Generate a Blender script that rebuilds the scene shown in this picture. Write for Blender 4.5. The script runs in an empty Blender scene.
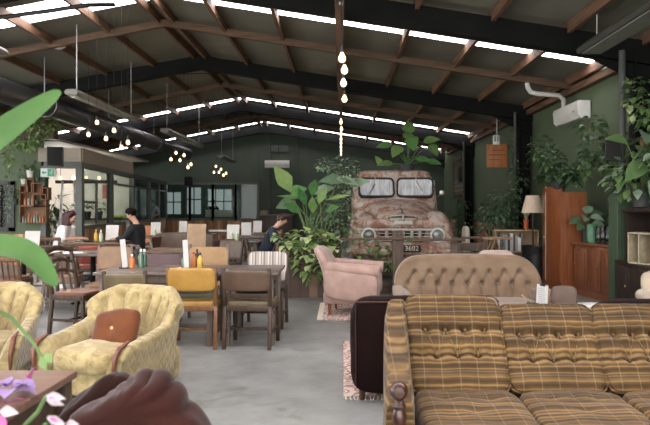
import bpy, bmesh, math, random
from mathutils import Vector, Matrix, Euler, noise
PI = math.pi
rnd = random.Random(7)
SC = bpy.context.scene
COL = SC.collection
F = 632.0; PX0 = 341.0; PY0 = 207.0; EYE = 1.4

def V(*a): return Vector(a)
def R(d): return math.radians(d)
def at(px, py, d):
    """world point that stands at depth d on the photo's ray (measured once, metres)"""
    return Vector(((px-PX0)*d/F, d, EYE-(py-PY0)*d/F))

# ---------------------------------------------------------------- mesh builder
class MB:
    def __init__(s):
        s.v = []; s.f = []; s.m = []; s.X = Matrix(); s.mi = 0; s.sm = []
    def add(s, vs, fs, smooth=True):
        o = len(s.v); X = s.X
        s.v += [X @ Vector(p) for p in vs]
        for f in fs:
            s.f.append([i+o for i in f]); s.m.append(s.mi); s.sm.append(smooth)
        return s
    def box(s, c, d, rot=None, bev=0.0, taper=None):
        hx, hy, hz = d[0]/2, d[1]/2, d[2]/2
        vs = [(-hx,-hy,-hz),(hx,-hy,-hz),(hx,hy,-hz),(-hx,hy,-hz),(-hx,-hy,hz),(hx,-hy,hz),(hx,hy,hz),(-hx,hy,hz)]
        if taper: vs = [(x*taper if z > 0 else x, y*taper if z > 0 else y, z) for x, y, z in vs]
        fs = [(3,2,1,0),(4,5,6,7),(0,1,5,4),(1,2,6,5),(2,3,7,6),(3,0,4,7)]
        if bev > 0:
            b = bmesh.new()
            bv = [b.verts.new(p) for p in vs]
            for f in fs: b.faces.new([bv[i] for i in f])
            bmesh.ops.bevel(b, geom=b.edges[:], offset=min(bev, min(d)*.45), segments=2, profile=.5, affect='EDGES')
            b.verts.index_update()
            vs = [v.co.copy() for v in b.verts]; fs = [[v.index for v in f.verts] for f in b.faces]
            b.free()
        Mx = Matrix.Translation(Vector(c))
        if rot is not None:
            Mx = Mx @ (Euler(rot).to_matrix().to_4x4() if not isinstance(rot, Matrix) else rot)
        return s.add([Mx @ Vector(p) for p in vs], fs, bev > 0)
    def bar(s, a, b, w, h, up=(0,0,1), bev=0.0):
        a = Vector(a); b = Vector(b); d = b-a; L = d.length; d.normalize()
        u = Vector(up)
        if abs(d.dot(u)) > .99: u = Vector((0,1,0))
        x = d.cross(u).normalized(); z = x.cross(d).normalized()
        M3 = Matrix((x, d, z)).transposed().to_4x4()
        return s.box((a+b)/2, (w, L, h), M3, bev)
    def tube(s, pts, r, n=8, caps=True):
        pts = [Vector(p) for p in pts]
        rs = r if isinstance(r, (list, tuple)) else [r]*len(pts)
        vs = []; fs = []
        prev = None
        for i, p in enumerate(pts):
            t = (pts[min(i+1, len(pts)-1)]-pts[max(i-1, 0)]).normalized()
            if prev is None:
                u = Vector((0,0,1)) if abs(t.z) < .9 else Vector((1,0,0))
                x = t.cross(u).normalized()
            else:
                x = (prev - t*prev.dot(t)).normalized()
            prev = x; y = t.cross(x)
            for k in range(n):
                a = 2*PI*k/n
                vs.append(p+(x*math.cos(a)+y*math.sin(a))*rs[i])
        for i in range(len(pts)-1):
            for k in range(n):
                fs.append((i*n+k, i*n+(k+1)%n, (i+1)*n+(k+1)%n, (i+1)*n+k))
        if caps:
            fs.append(tuple(range(n))[::-1]); fs.append(tuple((len(pts)-1)*n+k for k in range(n)))
        return s.add(vs, fs)
    def lathe(s, prof, n=16, c=(0,0,0), mat=None):
        Mx = Matrix.Translation(Vector(c)) @ (mat if mat else Matrix())
        vs = []; fs = []
        for r, z in prof:
            for k in range(n):
                a = 2*PI*k/n
                vs.append(Mx @ Vector((r*math.cos(a), r*math.sin(a), z)))
        for i in range(len(prof)-1):
            for k in range(n):
                fs.append((i*n+k, i*n+(k+1)%n, (i+1)*n+(k+1)%n, (i+1)*n+k))
        if prof[0][0] > 1e-4: fs.append(tuple(range(n))[::-1])
        if prof[-1][0] > 1e-4: fs.append(tuple((len(prof)-1)*n+k for k in range(n)))
        return s.add(vs, fs)
    def prism(s, poly, y0, y1, mat=None):
        """poly in x,z extruded along y"""
        Mx = mat if mat else Matrix()
        n = len(poly)
        vs = [Mx @ Vector((x, y0, z)) for x, z in poly]+[Mx @ Vector((x, y1, z)) for x, z in poly]
        fs = [tuple(range(n)), tuple(range(n, 2*n))[::-1]]
        fs += [(i+n, (i+1) % n+n, (i+1) % n, i) for i in range(n)]
        return s.add(vs, fs, True)
    def grid(s, fn, nu, nv, cu=False, cv=False):
        vs = [fn(i/(nu if cu else nu-1), j/(nv if cv else nv-1)) for i in range(nu) for j in range(nv)]
        fs = []
        for i in range(nu if cu else nu-1):
            for j in range(nv if cv else nv-1):
                a = i*nv+j; b = ((i+1) % nu)*nv+j; c = ((i+1) % nu)*nv+(j+1) % nv; d = i*nv+(j+1) % nv
                fs.append((a, b, c, d))
        return s.add(vs, fs)
    def ell(s, c, r, nu=16, nv=10, rot=None):
        Mx = Matrix.Translation(Vector(c)) @ (Euler(rot).to_matrix().to_4x4() if rot else Matrix())
        return s.lathe([(math.sin(PI*j/nv)*1.0 if 0 < j < nv else 0.0001, -math.cos(PI*j/nv)) for j in range(nv+1)], nu,
                       (0,0,0), Mx @ Matrix.Diagonal((r[0], r[1], r[2], 1)))
    def cushion(s, c, d, k=5, n=8, rot=None, disp=None):
        """rounded box by p-norm; disp(x,y,z in -1..1, normal) -> Vector offset in metres"""
        Mx = Matrix.Translation(Vector(c)) @ (Euler(rot).to_matrix().to_4x4() if rot else Matrix())
        ns = n if isinstance(n, (list, tuple)) else (n, n, n)
        h = (d[0]/2, d[1]/2, d[2]/2)
        for ax in range(3):
            for sg in (-1, 1):
                a1, a2 = [(1,2),(2,0),(0,1)][ax]
                na, nb = ns[a1], ns[a2]
                def fn(u, v):
                    p = [0,0,0]; p[ax] = sg
                    e = lambda t: (lambda q: q*(1.5-.5*q*q))(2*t-1)
                    p[a1] = e(u); p[a2] = e(v)
                    q = sum(abs(t)**k for t in p)**(1.0/k)
                    p = [t/q for t in p]
                    P = Vector((p[0]*h[0], p[1]*h[1], p[2]*h[2]))
                    if disp:
                        N = Vector([math.copysign(abs(p[i])**(k-1), p[i])/h[i] for i in range(3)]).normalized()
                        P = P+disp(p[0], p[1], p[2], N)
                    return Mx @ P
                o = len(s.f)
                s.grid(fn, na+1, nb+1)
                if sg < 0:
                    for i in range(o, len(s.f)): s.f[i].reverse()
        return s
    def leaf(s, base, d, up, L, W, droop=.4, shape='lance', fold=.25, ns=5, curl=0):
        d = Vector(d).normalized(); up = Vector(up)
        side = d.cross(up)
        if side.length < 1e-3: side = d.cross(Vector((1,0,.3)))
        side.normalize(); up = side.cross(d).normalized()
        if shape == 'heart': w = [.35,.95,1.0,.78,.45,0]
        elif shape == 'round': w = [.2,.75,1.0,.95,.6,0]
        elif shape == 'strap': w = [.55,.85,1.0,.95,.75,0]
        else: w = [.1,.6,1.0,.85,.45,0]
        p = Vector(base); vs = []; fs = []
        nn = len(w); st = L/(nn-1); a = 0
        for i in range(nn):
            ww = W/2*w[i]
            lift = up*(fold*ww)
            vs += [p+side*ww+lift, p, p-side*ww+lift]
            a = droop*1.0*(i+1)/(nn-1)
            dd = d*math.cos(a*1.2)-Vector((0,0,1))*math.sin(a*1.2)
            p = p+dd.normalized()*st
        for i in range(nn-1):
            o = 3*i
            fs += [(o, o+1, o+4, o+3), (o+1, o+2, o+5, o+4)]
        return s.add(vs, fs)
    def build(s, name, mats, parent=None, angle=40, weld=True, flat=False, loc=None, rot=None):
        me = bpy.data.meshes.new(name)
        me.from_pydata([tuple(p) for p in s.v], [], s.f)
        if not isinstance(mats, (list, tuple)): mats = [mats]
        for m in mats: me.materials.append(m)
        me.polygons.foreach_set('material_index', s.m)
        if weld:
            b = bmesh.new(); b.from_mesh(me)
            bmesh.ops.remove_doubles(b, verts=b.verts[:], dist=1e-5)
            b.to_mesh(me); b.free()
        if not flat:
            me.polygons.foreach_set('use_smooth', [True]*len(me.polygons))
            try: me.set_sharp_from_angle(angle=R(angle))
            except Exception: pass
        me.update()
        o = bpy.data.objects.new(name, me); COL.objects.link(o)
        if parent is not None: o.parent = parent
        if loc is not None: o.location = loc
        if rot is not None: o.rotation_euler = rot
        return o

def tag(o, label=None, cat=None, group=None, kind=None):
    if label: o['label'] = label
    if cat: o['category'] = cat
    if group: o['group'] = group
    if kind: o['kind'] = kind
    return o
def empty(name, loc, rz=0.0, label=None, cat=None, group=None):
    o = bpy.data.objects.new(name, None); COL.objects.link(o)
    o.location = loc; o.rotation_euler = (0, 0, rz); o.empty_display_size = .1
    return tag(o, label, cat, group)
def kids(o): return [c for c in bpy.data.objects if c.parent is o]
def copy_tree(o, parent=None, label=None, group=None, loc=None, rz=None):
    c = o.copy(); COL.objects.link(c)
    if parent is not None: c.parent = parent
    for ch in kids(o): copy_tree(ch, c)
    if label: c['label'] = label
    if group: c['group'] = group
    if loc is not None: c.location = loc
    if rz is not None: c.rotation_euler = (0, 0, rz)
    return c
def struct(o): o['kind'] = 'structure'; return o

# ---------------------------------------------------------------- materials
SAT = .86
def lin(h):
    h = h.lstrip('#'); r = [int(h[i:i+2], 16)/255 for i in (0, 2, 4)]
    y = .3*r[0]+.59*r[1]+.11*r[2]; r = [y+(c-y)*SAT for c in r]      # muted palette
    return tuple([(c/12.92 if c <= .04045 else ((c+.055)/1.055)**2.4) for c in r]+[1.0])
class NT:
    def __init__(s, name):
        s.mat = bpy.data.materials.new(name); s.mat.use_nodes = True
        s.t = s.mat.node_tree; s.t.nodes.clear()
        s.out = s.t.nodes.new('ShaderNodeOutputMaterial')
    def n(s, typ, **kw):
        nd = s.t.nodes.new(typ)
        for k, v in kw.items():
            if k.startswith('i_'):
                nd.inputs[int(k[2:]) if k[2:].isdigit() else k[2:].replace('_', ' ')].default_value = v
            else: setattr(nd, k, v)
        return nd
    def l(s, a, b): s.t.links.new(a, b)
    def coords(s, stretch=(1,1,1), kind='Object'):
        tc = s.n('ShaderNodeTexCoord'); mp = s.n('ShaderNodeMapping')
        mp.inputs['Scale'].default_value = stretch
        s.l(tc.outputs[kind], mp.inputs['Vector']); return mp.outputs['Vector']
    def math(s, op, a, b=None, c=None):
        nd = s.n('ShaderNodeMath', operation=op)
        for i, x in enumerate((a, b, c)):
            if x is None: continue
            if isinstance(x, (int, float)): nd.inputs[i].default_value = x
            else: s.l(x, nd.inputs[i])
        return nd.outputs[0]
    def ramp(s, fac, stops, interp='LINEAR'):
        nd = s.n('ShaderNodeValToRGB'); cr = nd.color_ramp; cr.interpolation = interp
        while len(cr.elements) < len(stops): cr.elements.new(.5)
        for e, (p, c) in zip(cr.elements, stops):
            e.position = p; e.color = lin(c) if isinstance(c, str) else c
        s.l(fac, nd.inputs[0]); return nd.outputs[0]
    def mix(s, fac, a, b, blend='MIX'):
        nd = s.n('ShaderNodeMixRGB', blend_type=blend)
        for i, x in enumerate((fac, a, b)):
            if isinstance(x, (int, float)): nd.inputs[i].default_value = x
            elif isinstance(x, str): nd.inputs[i].default_value = lin(x)
            elif isinstance(x, tuple): nd.inputs[i].default_value = x
            else: s.l(x, nd.inputs[i])
        return nd.outputs[0]
    def noise(s, vec, scale, detail=3, rough=.55, dist=0):
        nd = s.n('ShaderNodeTexNoise'); nd.inputs['Scale'].default_value = scale
        nd.inputs['Detail'].default_value = detail; nd.inputs['Roughness'].default_value = rough
        nd.inputs['Distortion'].default_value = dist
        if vec is not None: s.l(vec, nd.inputs['Vector'])
        return nd.outputs['Fac']
    def bump(s, h, strength, dist=.01):
        nd = s.n('ShaderNodeBump'); nd.inputs['Strength'].default_value = strength
        nd.inputs['Distance'].default_value = dist
        s.l(h, nd.inputs['Height']); return nd.outputs['Normal']
    def bsdf(s, col, rough=.6, metal=0, normal=None, sheen=0, spec=.5, trans=0, emit=None, estr=0, coat=0, sheen_tint=None):
        p = s.n('ShaderNodeBsdfPrincipled')
        def put(k, x):
            if isinstance(x, (int, float)): p.inputs[k].default_value = x
            elif isinstance(x, str): p.inputs[k].default_value = lin(x)
            elif isinstance(x, tuple): p.inputs[k].default_value = x
            else: s.l(x, p.inputs[k])
        put('Base Color', col); put('Roughness', rough); put('Metallic', metal)
        put('Specular IOR Level', spec)
        if sheen:
            put('Sheen Weight', sheen); put('Sheen Roughness', .4)
            if sheen_tint: put('Sheen Tint', sheen_tint)
        if trans: put('Transmission Weight', trans)
        if coat: put('Coat Weight', coat); put('Coat Roughness', .2)
        if emit: put('Emission Color', emit); put('Emission Strength', estr)
        if normal is not None: s.l(normal, p.inputs['Normal'])
        s.l(p.outputs[0], s.out.inputs[0]); return p
_mats = {}
def M(name, c1, c2=None, scale=6, rough=.6, metal=0, bump=0, bscale=60, stretch=(1,1,1), sheen=0, spec=.4, island=None, lo=.35, hi=.65, detail=4, coat=0, dist=0):
    """generic procedural material: two tones by noise, bump, optional per-island variation"""
    if name in _mats: return _mats[name]
    t = NT(name); v = t.coords(stretch)
    c2 = c2 or c1
    col = t.ramp(t.noise(v, scale, detail, dist=dist), [(lo, c1), (hi, c2)])
    if island:
        g = t.n('ShaderNodeNewGeometry')
        col = t.mix(t.math('MULTIPLY', g.outputs['Random Per Island'], 1.0), col, island)
    nb = t.bump(t.noise(v, bscale, 3), bump) if bump else None
    t.bsdf(col, rough, metal, nb, sheen, spec, coat=coat)
    _mats[name] = t.mat; return t.mat
def wood(name, dark, light, rough=.45, axis='x', scale=1.0, coat=0, contrast=(.3,.7)):
    if name in _mats: return _mats[name]
    t = NT(name)
    st = {'x': (1.2,14,14), 'y': (14,1.2,14), 'z': (14,14,1.2)}[axis]
    v = t.coords(tuple(a*scale for a in st))
    f = t.noise(v, 2.2, 5, .6, .6)
    col = t.ramp(f, [(contrast[0], dark), (contrast[1], light)])
    t.bsdf(col, rough, 0, t.bump(f, .12), spec=.35, coat=coat)
    _mats[name] = t.mat; return t.mat
def planks(name, tones, axis='x', width=.12, rough=.7, gap='#15100b', long_='z'):
    """boards side by side along `axis`, each board its own tone"""
    if name in _mats: return _mats[name]
    t = NT(name); tc = t.n('ShaderNodeTexCoord'); sp = t.n('ShaderNodeSeparateXYZ'); t.l(tc.outputs['Object'], sp.inputs[0])
    u = t.math('DIVIDE', sp.outputs['xyz'.index(axis)], width)
    wn = t.n('ShaderNodeTexWhiteNoise', noise_dimensions='1D'); t.l(t.math('FLOOR', u), wn.inputs['W'])
    k = len(tones)
    base = t.ramp(wn.outputs['Value'], [(i/k, c) for i, c in enumerate(tones)], 'CONSTANT')
    st = {'x': (1.3,14,14), 'y': (14,1.3,14), 'z': (14,14,1.3)}[long_]
    g = t.noise(t.coords(st), 2.4, 5, .6, .5)
    col = t.mix(.45, base, t.ramp(g, [(.25, '#1c130c'), (.75, '#b08a62')]), 'OVERLAY')
    fr = t.math('FRACT', u)
    edge = t.math('LESS_THAN', fr, .05)
    col = t.mix(edge, col, gap)
    t.bsdf(col, rough, 0, t.bump(t.math('SUBTRACT', t.math('MULTIPLY', g, .3), edge), .4, .01))
    _mats[name] = t.mat; return t.mat
def glow(name, c, strength):
    if name in _mats: return _mats[name]
    t = NT(name); e = t.n('ShaderNodeEmission'); e.inputs[0].default_value = lin(c); e.inputs[1].default_value = strength
    t.l(e.outputs[0], t.out.inputs[0]); _mats[name] = t.mat; return t.mat
def glass(name, tint='#dfe8e4', alpha=.86, rough=.05):
    """thin pane: mostly see-through, a little mirror"""
    if name in _mats: return _mats[name]
    t = NT(name)
    tr = t.n('ShaderNodeBsdfTransparent'); tr.inputs[0].default_value = lin(tint)
    gl = t.n('ShaderNodeBsdfGlossy'); gl.inputs['Roughness'].default_value = rough
    fr = t.n('ShaderNodeFresnel'); fr.inputs[0].default_value = 1.45
    mx = t.n('ShaderNodeMixShader')
    t.l(t.math('ADD', t.math('MULTIPLY', fr.outputs[0], .25), 1-alpha), mx.inputs[0]); t.l(tr.outputs[0], mx.inputs[1]); t.l(gl.outputs[0], mx.inputs[2])
    t.l(mx.outputs[0], t.out.inputs[0]); _mats[name] = t.mat; return t.mat
def leafmat(name, c1, c2, rough=.45, thin=.22, spec=.4):
    if name in _mats: return _mats[name]
    t = NT(name); g = t.n('ShaderNodeNewGeometry')
    col = t.ramp(g.outputs['Random Per Island'], [(0, c1), (1, c2)])
    col = t.mix(.35, col, t.ramp(t.noise(t.coords((1,1,1)), 14, 2), [(.35, c1), (.7, c2)]))
    p = t.bsdf(col, rough, spec=spec)
    tl = t.n('ShaderNodeBsdfTranslucent'); t.l(col, tl.inputs[0])
    mx = t.n('ShaderNodeMixShader'); mx.inputs[0].default_value = thin
    t.l(p.outputs[0], mx.inputs[1]); t.l(tl.outputs[0], mx.inputs[2]); t.l(mx.outputs[0], t.out.inputs[0])
    _mats[name] = t.mat; return t.mat

def rrect(w, h, r, n=5, cx=0, cz=0):
    pts = []
    for (sx, sz, a0) in ((1,1,0), (-1,1,90), (-1,-1,180), (1,-1,270)):
        for k in range(n+1):
            a = R(a0+90*k/n)
            pts.append((cx+sx*(w/2-r)+r*math.cos(a), cz+sz*(h/2-r)+r*math.sin(a)))
    return pts
def arc(c, r, a0, a1, n, plane='xz'):
    out = []
    for i in range(n+1):
        a = R(a0+(a1-a0)*i/n)
        if plane == 'xz': out.append(Vector((c[0]+r*math.cos(a), c[1], c[2]+r*math.sin(a))))
        else: out.append(Vector((c[0]+r*math.cos(a), c[1]+r*math.sin(a), c[2])))
    return out
def one(name, mats, label, cat, group=None, loc=(0,0,0), rz=0, **kw):
    """single-mesh thing builder: use as with MB: one(...)(mb)"""
    def f(mb):
        o = mb.build(name, mats, **kw); o.location = loc; o.rotation_euler = (0,0,rz); return tag(o, label, cat, group)
    return f
def text_mesh(name, body, size, mat, parent, loc, rot, ext=.001):
    cu = bpy.data.curves.new(name, 'FONT'); cu.body = body; cu.size = size; cu.extrude = ext
    cu.align_x = 'CENTER'; cu.align_y = 'CENTER'
    o = bpy.data.objects.new(name, cu); COL.objects.link(o)
    dg = bpy.context.evaluated_depsgraph_get(); me = bpy.data.meshes.new_from_object(o.evaluated_get(dg))
    bpy.data.objects.remove(o); bpy.data.curves.remove(cu)
    o = bpy.data.objects.new(name, me); COL.objects.link(o)
    me.materials.clear(); me.materials.append(mat)
    if parent is not None: o.parent = parent
    o.location = loc; o.rotation_euler = rot
    return o
def point(name, loc, power, color=(1,.78,.5), r=.05):
    l = bpy.data.lights.new(name, 'POINT'); l.energy = power; l.color = color; l.shadow_soft_size = r
    o = bpy.data.objects.new(name, l); COL.objects.link(o); o.location = loc; return o
# ================================================================= the building
AX = -3.32                                    # ridge line
def roof(x): return 5.06-(.19 if x < AX else .157)*abs(x-AX)         # underside of the roof sheets
XR, XL, YN, YB, YE = 4.5, -11.3, -3.2, 27.6, 33.2
def concrete():
    t = NT('concrete_floor'); v = t.coords()
    a = t.ramp(t.noise(v, .55, 6, .62, .8), [(.3, '#6b6d6a'), (.52, '#7e807d'), (.72, '#8c8d89')])
    b = t.ramp(t.noise(v, 3.5, 6, .7), [(.35, '#5f615e'), (.6, '#ffffff')])
    col = t.mix(.28, a, b, 'MULTIPLY')
    c = t.ramp(t.noise(v, 1.3, 2, .5, 2), [(.60, '#ffffff'), (.66, '#c4c2bb'), (.72, '#ffffff')])
    col = t.mix(.6, col, c, 'MULTIPLY')
    rg = t.ramp(t.noise(v, 2.2, 3), [(.3, (.3,.3,.3,1)), (.7, (.55,.55,.55,1))])
    t.bsdf(col, rg, 0, t.bump(t.noise(v, 30, 3), .05), spec=.45); return t.mat
def painted(name, c1, c2):
    t = NT(name); v = t.coords()
    col = t.ramp(t.noise(v, .7, 4), [(.3, c1), (.7, c2)])
    col = t.mix(.25, col, t.ramp(t.noise(t.coords((6,6,.6)), 1.5, 4), [(.3, '#808080'), (.7, '#d8d8d8')]), 'MULTIPLY')
    t.bsdf(col, .7, 0, t.bump(t.noise(v, 25, 3), .08), spec=.3); return t.mat
GREEN = painted('green_wall_paint', '#4c5a42', '#57664c')
GREEN2 = painted('dark_green_wall_paint', '#404c40', '#4a5749')
def block_green():
    t = NT('green_blockwork'); v = t.coords((1,1,1))
    tc = t.n('ShaderNodeTexCoord'); mp = t.n('ShaderNodeMapping'); mp.inputs['Rotation'].default_value = (0, R(90), R(90))
    t.l(tc.outputs['Object'], mp.inputs['Vector'])
    sp = t.n('ShaderNodeSeparateXYZ'); t.l(tc.outputs['Object'], sp.inputs[0])
    cb = t.n('ShaderNodeCombineXYZ'); t.l(sp.outputs['Y'], cb.inputs['X']); t.l(sp.outputs['Z'], cb.inputs['Y'])
    bk = t.n('ShaderNodeTexBrick'); t.l(cb.outputs[0], bk.inputs['Vector'])
    for k, x in (('Scale', 1.0), ('Mortar Size', .006), ('Brick Width', .4), ('Row Height', .2), ('Mortar Smooth', .4)): bk.inputs[k].default_value = x
    col = t.ramp(t.noise(v, .8, 4), [(.3, '#4c5a42'), (.7, '#58674c')])
    t.bsdf(col, .65, 0, t.bump(bk.outputs['Fac'], -.5, .01), spec=.35); return t.mat
BLOCK = block_green()
ROOFM = M('roof_lining', '#6a685c', '#767467', scale=1.2, rough=.75, bump=.1, bscale=8)
STEEL = M('black_steel', '#0e0f0f', '#141515', scale=2, rough=.8, bump=.05, spec=.15)
TIMBER = wood('roof_timber', '#4a3223', '#7a5a42', rough=.7, axis='y', scale=.6)
TIMBERX = wood('roof_timber_cross', '#42301f', '#664c37', rough=.7, axis='x', scale=.6)
FRAMEG = M('grey_frame_paint', '#4a4e4a', '#545853', rough=.5)
CREAM = M('cream_plaster', '#cfc6be', '#dad2ca', scale=2, rough=.8)
WHITEB = planks('white_bulkhead_boards', ['#a39f94', '#aca89d', '#a7a398'], 'z', .2, .7, gap='#8a867d', long_='y')
WAINS = planks('reclaimed_wainscot_boards', ['#a87a54', '#c0936a', '#cda079', '#967253', '#d6b48c', '#b38862'], 'y', .11, .7)
WAINSX = planks('reclaimed_wainscot_boards_across', ['#a87a54', '#c0936a', '#cda079', '#967253', '#d6b48c', '#b38862'], 'x', .11, .7)
PANE = glass('window_glass', alpha=.995)
DARKPANE = glass('dim_window_glass', '#aeb6b2', .995)
SKYL = glow('skylight_sheet', '#f3ebee', 12)

mb = MB(); mb.box(((XR+XL)/2, (YN+YE)/2, -.1), (XR-XL+.6, YE-YN, .2)); struct(mb.build('floor', concrete(), flat=True))
# roof lining in bays, translucent sheets between
strips = [(-5.2, -4.0), (.2, 1.4), (4.2, 5.2), (10.62, 10.86), (21.05, 21.36), (27.0, 27.22)]
stripsL = [(10.35, 11.15) if a == 10.62 else (a, b) for a, b in strips]      # two sheets wide on the left slope
def sheet(side, y0, y1, th=.05):
    m = MB(); xa, xb = (XL-.3, AX) if side < 0 else (AX, XR+.3)
    za, zb = roof(xa), roof(xb)
    return m.add([(xa,y0,za),(xb,y0,zb),(xb,y1,zb),(xa,y1,za),(xa,y0,za+th),(xb,y0,zb+th),(xb,y1,zb+th),(xa,y1,za+th)],
              [(0,1,2,3),(7,6,5,4),(0,4,5,1),(1,5,6,2),(2,6,7,3),(3,7,4,0)], False)
cm = MB(); k = 0
for side, ss in ((-1, stripsL), (1, strips)):
    prev = YN-2
    for a, b in ss+[(YE, YE)]:
        if a > prev: s_ = sheet(side, prev, a); cm.add(s_.v, s_.f, False)
        prev = b
        if b > a: k += 1; struct(sheet(side, a, b, .03).build('window_%d' % (100+k), SKYL, flat=True))
struct(cm.build('ceiling', ROOFM, flat=True))
# walls
def wallbox(name, x0, x1, y0, y1, z0, z1, m):
    b = MB(); b.box(((x0+x1)/2, (y0+y1)/2, (z0+z1)/2), (x1-x0, y1-y0, z1-z0)); return struct(b.build(name, m, flat=True))
wallbox('wall_right', XR, XR+.2, YN, YE, 0, roof(XR)+.05, BLOCK)
m = MB()
for y0, y1, z0, z1 in ((YN, 3.0, 0, roof(XL)+.05), (14.0, YE, 0, roof(XL)+.05), (3.0, 14.0, 0, .5), (3.0, 14.0, 3.1, roof(XL)+.05)): m.box((XL-.1, (y0+y1)/2, (z0+z1)/2), (.2, y1-y0, z1-z0))
struct(m.build('wall_left', GREEN, flat=True))
m = MB()                                       # unseen open side front, added to let daylight in from the left
for k in range(6): m.box((XL-.1, 3.0+2.2*k, 1.8), (.1, .08, 2.6))
for z in (.5, 3.1): m.box((XL-.1, 8.5, z), (.1, 11, .08))
struct(m.build('window_60', FRAMEG, flat=True))
# gable wall over the back glazing: x from -7.35 to right wall
gx0, gx1 = -7.69, -3.62                       # glazed part
mb = MB()
mb.prism([(gx1, 0), (XR, 0), (XR, roof(XR)), (AX, roof(AX)), (XL, roof(XL)), (XL, 2.46), (gx1, 2.46)], YB, YB+.15)
struct(mb.build('wall_back', GREEN2, flat=True))
mb = MB(); mb.box(((gx0+gx1)/2, YB+.05, .42), (gx1-gx0, .12, .84)); struct(mb.build('baseboard_back', WAINSX, flat=True))
# boards low on the solid part of the back wall and on the right wall far back
mb = MB(); mb.box((XR-.03, 20.2, .45), (.05, 11, .9)); struct(mb.build('baseboard_right', WAINS, flat=True))
# the glazed partition of the kitchen
A = V(-6.36, 15.4, 0); B = V(-7.69, 27.6, 0)
def between(t): return A+(B-A)*t
def seg_box(m, a, b, z0, z1, th):
    m.bar(Vector((a.x, a.y, (z0+z1)/2)), Vector((b.x, b.y, (z0+z1)/2)), th, z1-z0)
mb = MB(); seg_box(mb, A, B, 0, .86, .12); struct(mb.build('baseboard_left', WAINS, flat=True))
mb = MB(); seg_box(mb, A, between(.46), 2.5, 2.84, .14); mb.box(((-7.3+A.x)/2, A.y, 2.67), (abs(-7.3-A.x)+.1, .14, .34))
struct(mb.build('wall_bulkhead', WHITEB, flat=True))
tt = [0, .235, .47, .70, .86, 1.0]
for i in range(5):
    a, b = between(tt[i]), between(tt[i+1])
    m = MB()
    m.bar(Vector((a.x, a.y, 1.68)), Vector((a.x, a.y, 1.6801)), .1, .1) if False else None
    m.box((a.x, a.y, 1.64), (.15, .15, 1.72))
    seg_box(m, a, b, 2.36, 2.52, .13); seg_box(m, a, b, .84, .94, .12); seg_box(m, a, b, 2.06, 2.11, .08)
    if i == 0:
        q = (a+b)/2; m.box((q.x, q.y, 1.5), (.05, .05, 1.2)); seg_box(m, a, q, 1.5, 1.55, .06)
    w = struct(m.build('window_%d' % (10+i), FRAMEG, flat=True))
    m = MB(); seg_box(m, a, b, .92, 2.4, .012); m.build('window_pane', PANE, w, flat=True)
# front of the kitchen: opening beside the corner post
m = MB(); m.box((-6.75, A.y, 2.42), (.92, .16, .16)); m.box((-7.22, A.y, 1.2), (.12, .15, 2.4)); m.box((-6.36, A.y, .43), (.16, .16, .86))
struct(m.build('door_1', FRAMEG, flat=True))
# green wall facing the room, with a window
m = MB()
wz0, wz1 = .86, 1.98; wx0, wx1 = -9.6, -7.98
for x0, x1, z0, z1 in ((-7.98, -7.28, 0, 3.05), (XL, wx0, 0, 3.05), (wx0, wx1, wz1, 3.05), (wx0, wx1, 0, wz0)):
    m.box(((x0+x1)/2, A.y+.02, (z0+z1)/2), (x1-x0, .16, z1-z0))
struct(m.build('wall_front_of_kitchen', GREEN, flat=True))
m = MB()
for x in (wx0, (wx0+wx1)/2, wx1): m.box((x, A.y-.06, (wz0+wz1)/2), (.14 if x == wx1 else .1, .1, wz1-wz0+.1))
for z in (wz0, wz1): m.box(((wx0+wx1)/2, A.y-.06, z), (wx1-wx0+.14, .1, .09))
w = struct(m.build('window_20', M('black_window_frame', '#232625', rough=.5), flat=True))
m = MB(); m.box(((wx0+wx1)/2, A.y, (wz0+wz1)/2), (wx1-wx0, .01, wz1-wz0)); m.build('window_pane', DARKPANE, w, flat=True)
m = MB(); m.box((-8.5, A.y-.09, .37), (2.4, .05, .74)); struct(m.build('baseboard_kitchen_front', WAINSX, flat=True))
# kitchen inside
wallbox('wall_kitchen_back', XL, -7.5, 22.6, 22.75, 0, 3.0, CREAM)
wallbox('wall_kitchen_side', XL+.01, XL+.1, 15.5, 22.6, 0, 3.0, CREAM)
m = MB(); m.box(((XL-6.9)/2, 19.1, 3.04), (XL*-1-6.9, 7.2, .06)); struct(m.build('ceiling_kitchen', M('kitchen_ceiling', '#8c877c', rough=.8), flat=True))
# back glazing
cols_ = [gx0+.05, -6.6, -5.6, -4.6, gx1]
for i in range(4):
    a, b = cols_[i], cols_[i+1]
    m = MB()
    m.box((a, YB, 1.6), (.09, .12, 1.64)); m.box((b, YB, 1.6), (.09, .12, 1.64))
    for z in (.86, 2.42): m.box(((a+b)/2, YB, z), (b-a, .12, .09))
    w = struct(m.build('window_%d' % (30+i), FRAMEG, flat=True))
    m = MB(); m.box(((a+b)/2, YB, 1.62), (b-a, .01, 1.5)); m.build('window_pane', PANE, w, flat=True)
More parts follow.
